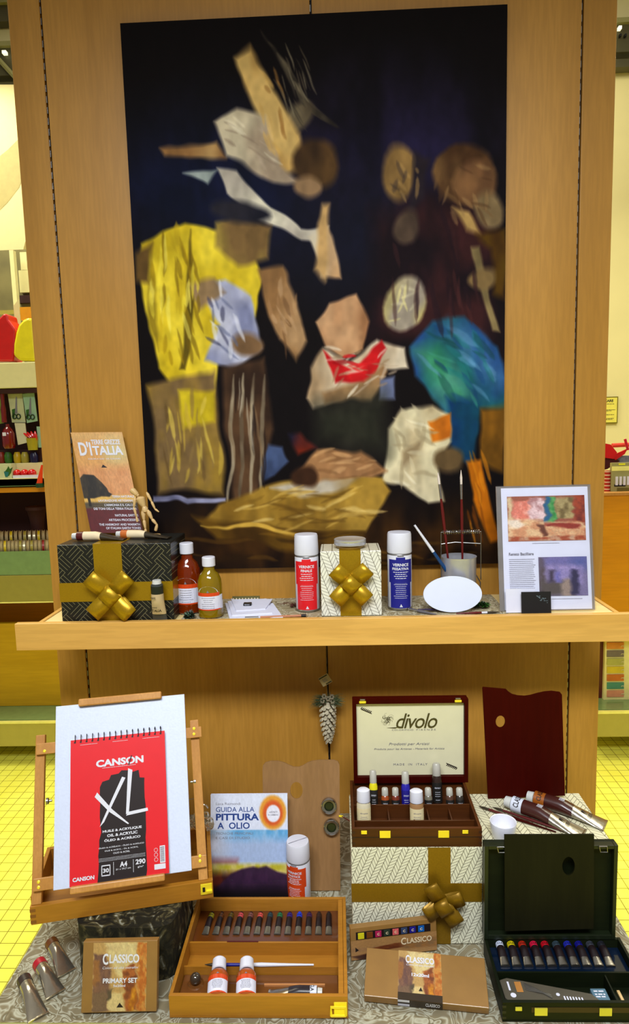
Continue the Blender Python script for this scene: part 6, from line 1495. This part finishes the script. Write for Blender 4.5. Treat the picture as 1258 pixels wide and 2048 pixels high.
for i, (n_, c_) in enumerate(gcol):
    bt_tube((998+i*22.4-1, 1884), (1011+i*22.6+(i*.9), 1932), zb2+.0247, M_capd, mat('gband_'+n_, c_, .35, coat=.4), M_ink, n_+'-banded paint tube, '+['leftmost', 'second', 'third', 'fourth', 'fifth', 'sixth', 'seventh', 'eighth', 'ninth', 'last'][i]+' from the left in the green paint box', .0085, 'paint tubes in the green box')
# knife / tool package and eraser pack in the green box
PT = ZP+.035
pk = [PZ(x, y, PT) for x, y in ((998, 1954), (1028, 1953), (1100, 1968), (1184, 1990), (1186, 2003), (1000, 2003), (1000, 1986))]
t = thing('tool_package', 'slanted grey packaged drawing tool set lying in the green paint box', 'package', pk[0])
bm = NB(); pts_ = [(p.x, max(p.y, -.7615), ZP+.034) for p in pk]
pts_ = [Vector(p) for p in pts_]
pts_ = [Vector((p.x, min(max(p.y, -.761), -.690), ZP+.006+ (p.x-.33)*0)) for p in pk]
cv = [Vector((.333, -.700, 0)), Vector((.350, -.694, 0)), Vector((.520, -.735, 0)), Vector((.535, -.757, 0)), Vector((.345, -.760, 0)), Vector((.334, -.745, 0))]
a_ = [bm.verts.new((p.x, p.y, ZP+.024)) for p in cv]; b__ = [bm.verts.new((p.x, p.y, ZP+.034)) for p in cv]
bm.faces.new(a_[::-1]); bm.faces.new(b__)
for i in range(6): bm.faces.new((a_[i], a_[(i+1) % 6], b__[(i+1) % 6], b__[i]))
part('backing_card', bm, mat('package_grey', (84, 78, 66), .35, coat=.4), t, bevel=.001)
S = Surf((.333, -.76, ZP+.0342), (1, 0, 0), (0, 1, 0))
bm = NB(); patch(S, .030, .044, .028, .055, .0004, 1, bm); part('wood_block', bm, mat('package_ochre', (176, 120, 60), .4), t)
bm = NB(); poly(S, ell(.020, .020, .006, .006), .0006, bm); poly(S, ell(.115, .022, .004, .004), .0006, bm); patch(S, .014, .018, .032, .055, .0006, 1, bm)
for k in range(7): patch(S, .125+k*.006, .128+k*.006, .004, .018-k*.0006, .0006, 1, bm)
part('print', bm, M_paper, t)
bm = NB()
for k in range(5): tube(bm, [S(.05, .05-.004*k, .001), S(.07+.004*k, .035-.003*k, .003), S(.10, .012+.002*k, .001)], .0012, 6)
part('wire_tools', bm, M_steel, t, smooth=True)
part('spine_strip', box(.346, .430, -.7615, -.7605, ZP+.024, ZP+.033), M_paper, t)
part('package_base', box(.336, .52, -.757, -.700, ZP+.0055, ZP+.0239) if False else box(.345, .43, -.752, -.712, ZP+.0055, ZP+.0239), M_ink, t)
t = thing('eraser_pack', 'small clear blue-white pack in the green box right of the grey package', 'package', (.54, -.72, ZP+.006))
part('pack', box(.525, .558, -.748, -.712, ZP+.0055, ZP+.026), mat('pack_blue', (90, 120, 140), .2, coat=.6), t, bevel=.002)
S = Surf((.527, -.746, ZP+.026), (1, 0, 0), (0, 1, 0)); bm = NB(); lines(bm, S, .003, .028, [.010, .016, .024], .003, .0006, .2); part('print', bm, M_paper, t)
bm = box(.588, .594, -.757, -.70, ZP+.0055, ZP+.010, M=I4); solo('wood_stick', bm, M_mann, 'small pale wooden stick in the right compartment of the green box', 'stick')
# ---- beech box with thirteen tubes, two bottles
bx0, bx1, by0, by1 = -.386, -.002, -.764, -.462
t = thing('paint_box', 'open beech paint box with a row of thin tubes, front centre of the platform', 'paint box', ((bx0+bx1)/2, -.61, ZP+.001))
h_ = .052
lidbox(t, bx0, bx1-.0, by0, by1, zb2, h_, .008, M_beechx, [(bx0+.008, bx1-.020, -.598, -.593, zb2+.004, zb2+.036), (bx0+.008, bx1-.020, -.660, -.656, zb2+.004, zb2+.028)])
part('thick_side', box(bx1-.020, bx1-.0085, by0+.008, by1-.008, zb2+.004, zb2+h_-.002), M_beechx, t, bevel=.001)
part('tube_shelf', box(bx0+.0085, bx1-.0205, -.5925, by1-.0085, zb2+.016, zb2+.019), mat('tray_brown', (96, 50, 14), .25, coat=.3), t)
part('blister_tray', box(bx0+.009, bx1-.021, -.7555, -.661, zb2+.0042, zb2+.010), mat('blister_brown', (110, 66, 30), .12, coat=.8), t, bevel=.002)
lt = part('latch', box(bx1-.030, bx1-.002, by0-.003, by0-.0002, zb2+.006, zb2+.040), M_brass, t, bevel=.002, label='brass latch')
part('latch_loop', tube(NB(), [(bx1-.036, by0-.004, zb2+.010), (bx1-.036, by0-.004, zb2+.030), (bx1-.006, by0-.004, zb2+.030), (bx1-.006, by0-.004, zb2+.010), (bx1-.036, by0-.004, zb2+.010)], .003, 8), M_brass, lt)
wcol = [('yellow-green', (150, 140, 30)), ('brown', (90, 50, 24)), ('olive brown', (90, 70, 20)), ('rose', (196, 70, 76)), ('mauve brown', (120, 70, 66)), ('salmon red', (206, 76, 70)), ('dark teal', (24, 60, 70)), ('emerald', (20, 110, 70)), ('violet', (46, 30, 120)), ('bright blue', (24, 60, 200)), ('plum', (60, 30, 80)), ('dark brown', (50, 32, 30)), ('black', (34, 28, 30))]
words = ['first', 'second', 'third', 'fourth', 'fifth', 'sixth', 'seventh', 'eighth', 'ninth', 'tenth', 'eleventh', 'twelfth', 'thirteenth']
M_sl = mat('thin_tube_silver', (120, 116, 104), .3, .7, var=.2)
for i, (n_, c_) in enumerate(wcol):
    cm = mat('wcap_'+n_, c_, .3)
    bt_tube((425+i*19.4, 1826), (410+i*20.6, 1868), zb2+.0195, M_ink if i != 9 else cm, cm, M_ink, 'thin paint tube with '+n_+' band, '+words[i]+' from the left in the beech box', .0066, 'thin tubes in the beech box', M_sl)
# horizontal brush, leaning on the second divider
zd = zb2+.0285+.0035
p0, p1 = PZ(412, 1919, zd), PZ(628, 1917, zd); p0.y = p1.y = -.658
brush('paintbrush', (p0.x, -.658, zd), (p1.x, -.658, zd), 'long white-handled brush with dark blue ferrule lying across the beech box', M_white, M_dkfoil, M_blue, .0040, (.14, .40))
p0, p1 = PZ(452, 1893, zb2+.038), PZ(515, 1893, zb2+.038)
solo('thin_stick', tube(NB(), [(p0.x, -.5955, zb2+.0378), (p1.x, -.5955, zb2+.0378)], .0016, 6), M_maroon, 'thin dark red stick lying on the rear divider of the beech box', 'stick', smooth=True)
# lying varnish bottles
for k, (cx, lab) in enumerate(((434, 'left of the two white-capped small bottles lying in the beech box'), (491, 'right of the two white-capped small bottles lying in the beech box'))):
    zc = zb2+.0265; p0 = PZ(cx+7, 1942, zc+.016); 
    r = .0225
    base = Vector((PZ(cx, 1990, zc).x+.004, -.752, zb2+.0105)); M = Matrix.Translation(base) @ Matrix.Rotation(-.04, 4, 'Y') @ Matrix.Rotation(-1.12, 4, 'X') @ Matrix.Translation((0, -r, 0))
    M = Matrix.Translation(Vector((base.x, -.7535, zb2+.0105+.0225))) @ Matrix.Rotation(.10, 4, 'Z') @ Matrix.Rotation(-1.30, 4, 'X')
    t = thing('varnish_bottle', lab, 'bottle', (base.x, -.71, zb2+.0102))
    Hb = .078
    part('body', lathe(NB(), [(r*.92, 0), (r, .002), (r, Hb*.62), (r*.8, Hb*.72), (r*.5, Hb*.78)], 28, M), mat('bottle_amber_small', (170, 80, 30), .15, coat=.5), t, smooth=True)
    part('cap', lathe(NB(), [(r*.62, Hb*.78), (r*.72, Hb*.80), (r*.68, Hb*1.08), (r*.55, Hb*1.12), (0, Hb*1.12)], 28, M, cap=False), M_white, t, smooth=True)
    S = Cyl(M, r); lb = part('label', patch(S, -r*1.2, r*1.2, Hb*.04, Hb*.50, .0005, 12), M_paper, t)
    part('label_band', patch(S, -r*1.15, r*1.15, Hb*.40, Hb*.52, .0009, 10), M_orange, t); part('label_edge', patch(S, -r*1.2, r*1.2, Hb*.03, Hb*.07, .0009, 10), M_orange, t)
    bm = NB(); label_lines(S, r*1.1, [Hb*f for f in (.35, .31, .27, .23, .19, .15)], bm, .0010, h=.001); poly(S, [(-.003, Hb*.53), (.003, Hb*.53), (0, Hb*.57)], .001, bm); part('label_print', bm, M_grey, t)
# glass ball in the blister
c = PZ(391, 1958, zb2+.022); t = thing('glass_ball', 'round glass ball in the left well of the beech box', 'glass ball', (c.x, max(c.y, -.735), zb2+.0105))
bm = NB(); bmesh.ops.create_uvsphere(bm, u_segments=24, v_segments=14, radius=.0125, matrix=Matrix.Translation((c.x, max(c.y, -.735), zb2+.0235))); part('ball', bm, mat('dark_glass', (60, 50, 40), .05, coat=1), t, smooth=True)
part('well_ring', lathe(NB(), [(.015, 0), (.017, .002), (.019, 0)], 28, Matrix.Translation((c.x, max(c.y, -.735), zb2+.0101)), cap=False), mat('blister_brown', (110, 66, 30)), t, smooth=True)
p1, p0 = PZ(537, 1976, zb2+.016), PZ(645, 1984, zb2+.016); p0.y = -.724; p1.y = -.720
d = p1-p0; tb = paint_tube('paint_tube', math.hypot(d.x, d.y), .0125, M_lid, M_lbwh, mat('tube_black_print', (40, 34, 40), .3), M_alu, 'silver and dark paint tube lying crossways in the front of the beech box', crimp=1.3, letter=[('CLA', .18, .016, .008, 0)])
tb.location = (p0.x, p0.y, zb2+.0102); tb.rotation_euler = (0, 0, math.atan2(d.y, d.x))
part('blister_ridge', box(PZ(530, 1950, zb2+.02).x, PZ(650, 1950, zb2+.02).x, -.694, -.690, zb2+.010, zb2+.014), mat('blister_light', (190, 130, 80), .15, coat=.8), bpy.data.objects['paint_box.002'])
# ---- three tubes on the cloth, front left
tub = [((47, 1958), (76, 2036), mat('band_t1', (56, 44, 40), .35), 'nearest of the three silver tubes on the cloth, dark band'), ((77, 1926), (112, 1988), mat('band_t2', (170, 20, 40), .35), 'middle of the three silver tubes on the cloth, red band'), ((102, 1885), (133, 1946), mat('band_t3', (110, 60, 20), .35), 'farthest of the three silver tubes on the cloth, brown band')]
M_shn = mat('shiny_tube', (190, 182, 166), .2, .9, bump=.3, vscale=60)
for k, (a_, b__, mt, lab) in enumerate(tub):
    p0, p1 = PZ(*a_, ZP+.015), PZ(*b__, ZP+.004); p1.y = max(p1.y, -.768); d = p1-p0; L = math.hypot(d.x, d.y)
    tb = paint_tube('paint_tube', L, .0150, M_shn, mt, None, M_shn, lab, crimp=1.45, band=(.03, .20)); tb.location = (p0.x, p0.y, ZP+.0006); tb.rotation_euler = (0, 0, math.atan2(d.y, d.x))
# ---- boxed sets
def street(nx, ny, seed, x0=0, x1=1):
    return paint(nx, ny, (176, 140, 84), [
        ([(0, .13), (.2, .18), (.35, .45), (.30, 1), (0, 1)], (96, 66, 60), .02, (120, 84, 64)), ([(0, .25), (.10, .25), (.12, .6), (0, .62)], (140, 92, 50), .02),
        ([(.2, 0), (.85, 0), (.82, .3), (.6, .55), (.45, .5), (.3, .2)], (206, 186, 130), .03, (190, 166, 116)), ([(.55, .4), (.8, .3), (.85, 1), (.62, 1)], (160, 88, 40), .02, (110, 54, 30)),
        ([(.83, .0), (1, 0), (1, 1), (.84, 1)], (170, 92, 34), .015, (190, 130, 60)), ([(.70, .7), (.82, .66), (.8, 1), (.68, 1)], (196, 130, 30), .02, (150, 80, 20)),
        ([(0, .72), (.28, .72), (.3, 1), (0, 1)], (110, 84, 64), .03), ([(.32, .75), (.55, .72), (.6, 1), (.30, 1)], (200, 176, 120), .02), ([(.27, .7), (.38, .68), (.36, .82), (.28, .84)], (76, 64, 50), .02)], warp=.05, seed=seed, grain=.12)
# primary set: upright box leaning on the bark stand
PS = Vector((0, -.745, ZP)); aS = .30; yS_ = .03; exS = Vector((math.cos(yS_), math.sin(yS_), 0)); fS = Vector((-math.sin(yS_), math.cos(yS_), 0)); eyS = fS*math.sin(aS)+Vector((0, 0, 1))*math.cos(aS); nS = exS.cross(eyS)
q = [PP(x, y, PS, nS) for x, y in ((162, 2026), (313, 2018), (313, 1885), (165, 1894))]
w_ = (q[1]-q[0]).length; h_ = ((q[2]-PS).dot(eyS)+(q[3]-PS).dot(eyS))/2
o_ = Vector((q[0].x, PS.y+(q[0].x)*math.tan(yS_), ZP+.0075)); Mx = frame(o_, exS, eyS)
t = thing('paint_set_box', 'small upright primary set carton leaning against the bark stand', 'box', o_)
part('carton', prism(NB(), R4(0, 0, w_, h_), .018, Mx @ Matrix.Translation((0, 0, -.0205))), M_kraft, t, bevel=.001)
S = Surf(Mx @ Vector((0, 0, -.0022)), exS, eyS, nS)
sheet('picture_sleeve', street(110, 110, 51), sub(S, w_, h_, .14, .985, .86, .015, .0002), M_print, t)
bm = NB(); text(bm, S, 'C', w_*.27, h_*.67, w_*.075, h_*.16, .03); text(bm, S, 'LASSICO', w_*.36, h_*.69, w_*.40, h_*.125, .03); text(bm, S, 'PRIMARY SET', w_*.28, h_*.41, w_*.46, h_*.07, .03); text(bm, S, '5x20ml', w_*.42, h_*.355, w_*.16, h_*.035, .02); text(bm, S, 'Colori ad olio extrafini', w_*.27, h_*.61, w_*.48, h_*.035, .0, shear=.3)
part('lettering', bm, M_white, t)
part('emblem', poly(S, [(w_*.47, h_*.07), (w_*.56, h_*.07), (w_*.51, h_*.135)], .0006), M_ink, t)
# eight-tube window box
PE_ = Vector((.006, -.612, ZP)); yE = .16; aE = .08; exE = Vector((math.cos(yE), math.sin(yE), 0)); fE = Vector((-math.sin(yE), math.cos(yE), 0)); eyE = fE*math.sin(aE)+Vector((0, 0, 1))*math.cos(aE); nE = exE.cross(eyE)
q = [PP(x, y, PE_, nE) for x, y in ((703, 1926), (874, 1904), (872, 1838), (702, 1860))]
w_ = (q[1]-q[0]).dot(exE); h_ = ((q[3]-PE_).dot(eyE)+(q[2]-PE_).dot(eyE))/2; h_ = max(h_, .07)
Mx = frame(Vector((q[0].x, q[0].y, ZP+.003)), exE, eyE)
t = thing('paint_set_box', 'kraft window carton showing eight coloured tube ends, behind the flat 12-tube box', 'box', Mx.translation)
part('carton', prism(NB(), R4(0, 0, w_, h_), .016, Mx @ Matrix.Translation((0, 0, -.016))), M_kraft, t, bevel=.001)
S = Surf(Mx.translation, exE, eyE, nE)
img = paint(120, 50, (160, 118, 70), [(R4(.0, .4, 1, .62), (150, 110, 70), .02), ([(.2, .50), (.5, .38), (.8, .45), (.6, .62), (.25, .66)], (110, 56, 26), .02, (90, 40, 20)), ([(.6, .4), (1, .3), (1, .8), (.6, .7)], (130, 96, 60), .05, (150, 100, 50)), ([(.0, .8), (.3, .7), (.25, 1), (.1, 1)], (60, 26, 18), .03)], warp=.04, seed=55)
sheet('picture_print', img, sub(S, w_, h_, .0, .60, 1, .0, .0003), M_print, t)
part('window_recess', patch(S, w_*.06, w_*.93, h_*.62, h_*.86, .0003), M_ink, t)
for k, (n_, c_) in enumerate((('yellow', (206, 196, 30)), ('brown', (110, 60, 20)), ('magenta', (170, 30, 80)), ('dark green', (40, 56, 44)), ('coral', (206, 90, 90)), ('slate', (50, 66, 100)), ('indigo', (30, 26, 130)), ('blue', (14, 90, 170)))):
    x_ = w_*(.10+.10*k)+.004; bm = NB(); lathe(bm, [(.0085, -.005), (.0088, .002), (.0085, .003)], 16, Matrix.Translation(S(x_+w_*.0, h_*.74, .0)) @ frame((0, 0, 0), exE, nE*1) @ Matrix.Scale(1, 4))
    bm.free(); M2 = frame(S(x_, h_*.74, .0004), exE, eyE)
    part('tube_end', box(-.0075, .0075, -h_*.095, h_*.095, 0, .0012, M=M2), mat('we_'+n_, c_, .3, coat=.5), t, label=n_+' tube end', bevel=.0005)
    Sx = Surf(M2.translation, exE, eyE, nE)
    if k in (2, 4, 6, 7, 3, 5): bm = text(NB(), Sx, 'C', -.003, -.003, .006, .006, .03, h=.0016); part('tube_letter', bm, M_cream, t)
bm = NB(); text(bm, S, 'C', w_*.58, h_*.30, w_*.06, h_*.22, .02); text(bm, S, 'LASSICO', w_*.65, h_*.32, w_*.29, h_*.17, .02); part('lettering', bm, M_cream, t)
part('emblem', poly(S, [(w_*.05, h_*.25), (w_*.09, h_*.30), (w_*.05, h_*.40)], .0008), M_ink, t)
# flat twelve-tube box, tilted on its back edge
B = [PZ(729, 2010, ZP+.003), PZ(980, 2036, ZP+.003)]
exT = (B[1]-B[0]); exT.z = 0; wT = exT.length; exT.normalize(); fT = Vector((-exT.y, exT.x, 0)); tT = .30
upT = fT*math.cos(tT)+Vector((0, 0, 1))*math.sin(tT); nT = exT.cross(upT)
hT = .022
O12 = Vector((B[0].x, B[0].y+.010, ZP+.0015)); 
top0 = O12+nT*hT
q = PP(740, 1892, top0, nT); dT = (q-top0).dot(upT); q2_ = PP(977, 1920, top0, nT); dT = (dT+(q2_-top0).dot(upT))/2
Mx = frame(O12, exT, upT)
t = thing('paint_set_box', 'large flat kraft 12x20ml carton lying tilted, front right of centre', 'box', O12)
part('carton', prism(NB(), R4(0, 0, wT, dT), hT, Mx), M_kraft, t, bevel=.0015)
S = Surf(Mx @ Vector((0, 0, hT)), exT, upT, nT); sx0, sx1 = wT*.275, wT*.635
sheet('picture_sleeve', street(120, 120, 53), lambda u, v: S(sx0+(sx1-sx0)*u, dT*(1-v), .0004), M_print, t)
SF = Surf(Mx @ Vector((0, 0, 0)), exT, nT, -upT)
fb = patch(SF, sx0, sx1, 0, hT, .0005); patch(S, sx0, sx1, 0, dT*.14, .0007, 1, fb); part('dark_strip', fb, mat('strip_dark', (50, 38, 26), .4), t)
bm = NB(); patch(SF, sx0, sx0+.025, hT*.05, hT*.35, .0009, 1, bm); patch(SF, sx0, sx0+.025, hT*.65, hT*.98, .0009, 1, bm); part('white_labels', bm, M_paper, t)
bm = NB(); ws = sx1-sx0
text(bm, S, 'C', sx0+ws*.17, dT*.74, ws*.09, dT*.17, .03, h=.001); text(bm, S, 'LASSICO', sx0+ws*.27, dT*.75, ws*.57, dT*.13, .03, h=.001); text(bm, S, '12x20ml', sx0+ws*.31, dT*.475, ws*.40, dT*.07, .03, h=.001); text(bm, S, 'Colori ad olio extrafini', sx0+ws*.19, dT*.69, ws*.64, dT*.04, 0, shear=.3, h=.001)
text(bm, SF, 'CLASSICO', sx0+ws*.62, hT*.30, ws*.32, hT*.5, .03, h=.001); part('lettering', bm, M_white, t)
part('emblem', poly(S, [(sx0+ws*.47, dT*.19), (sx0+ws*.56, dT*.19), (sx0+ws*.52, dT*.27)], .001), M_ink, t)
bpy.context.view_layer.update()
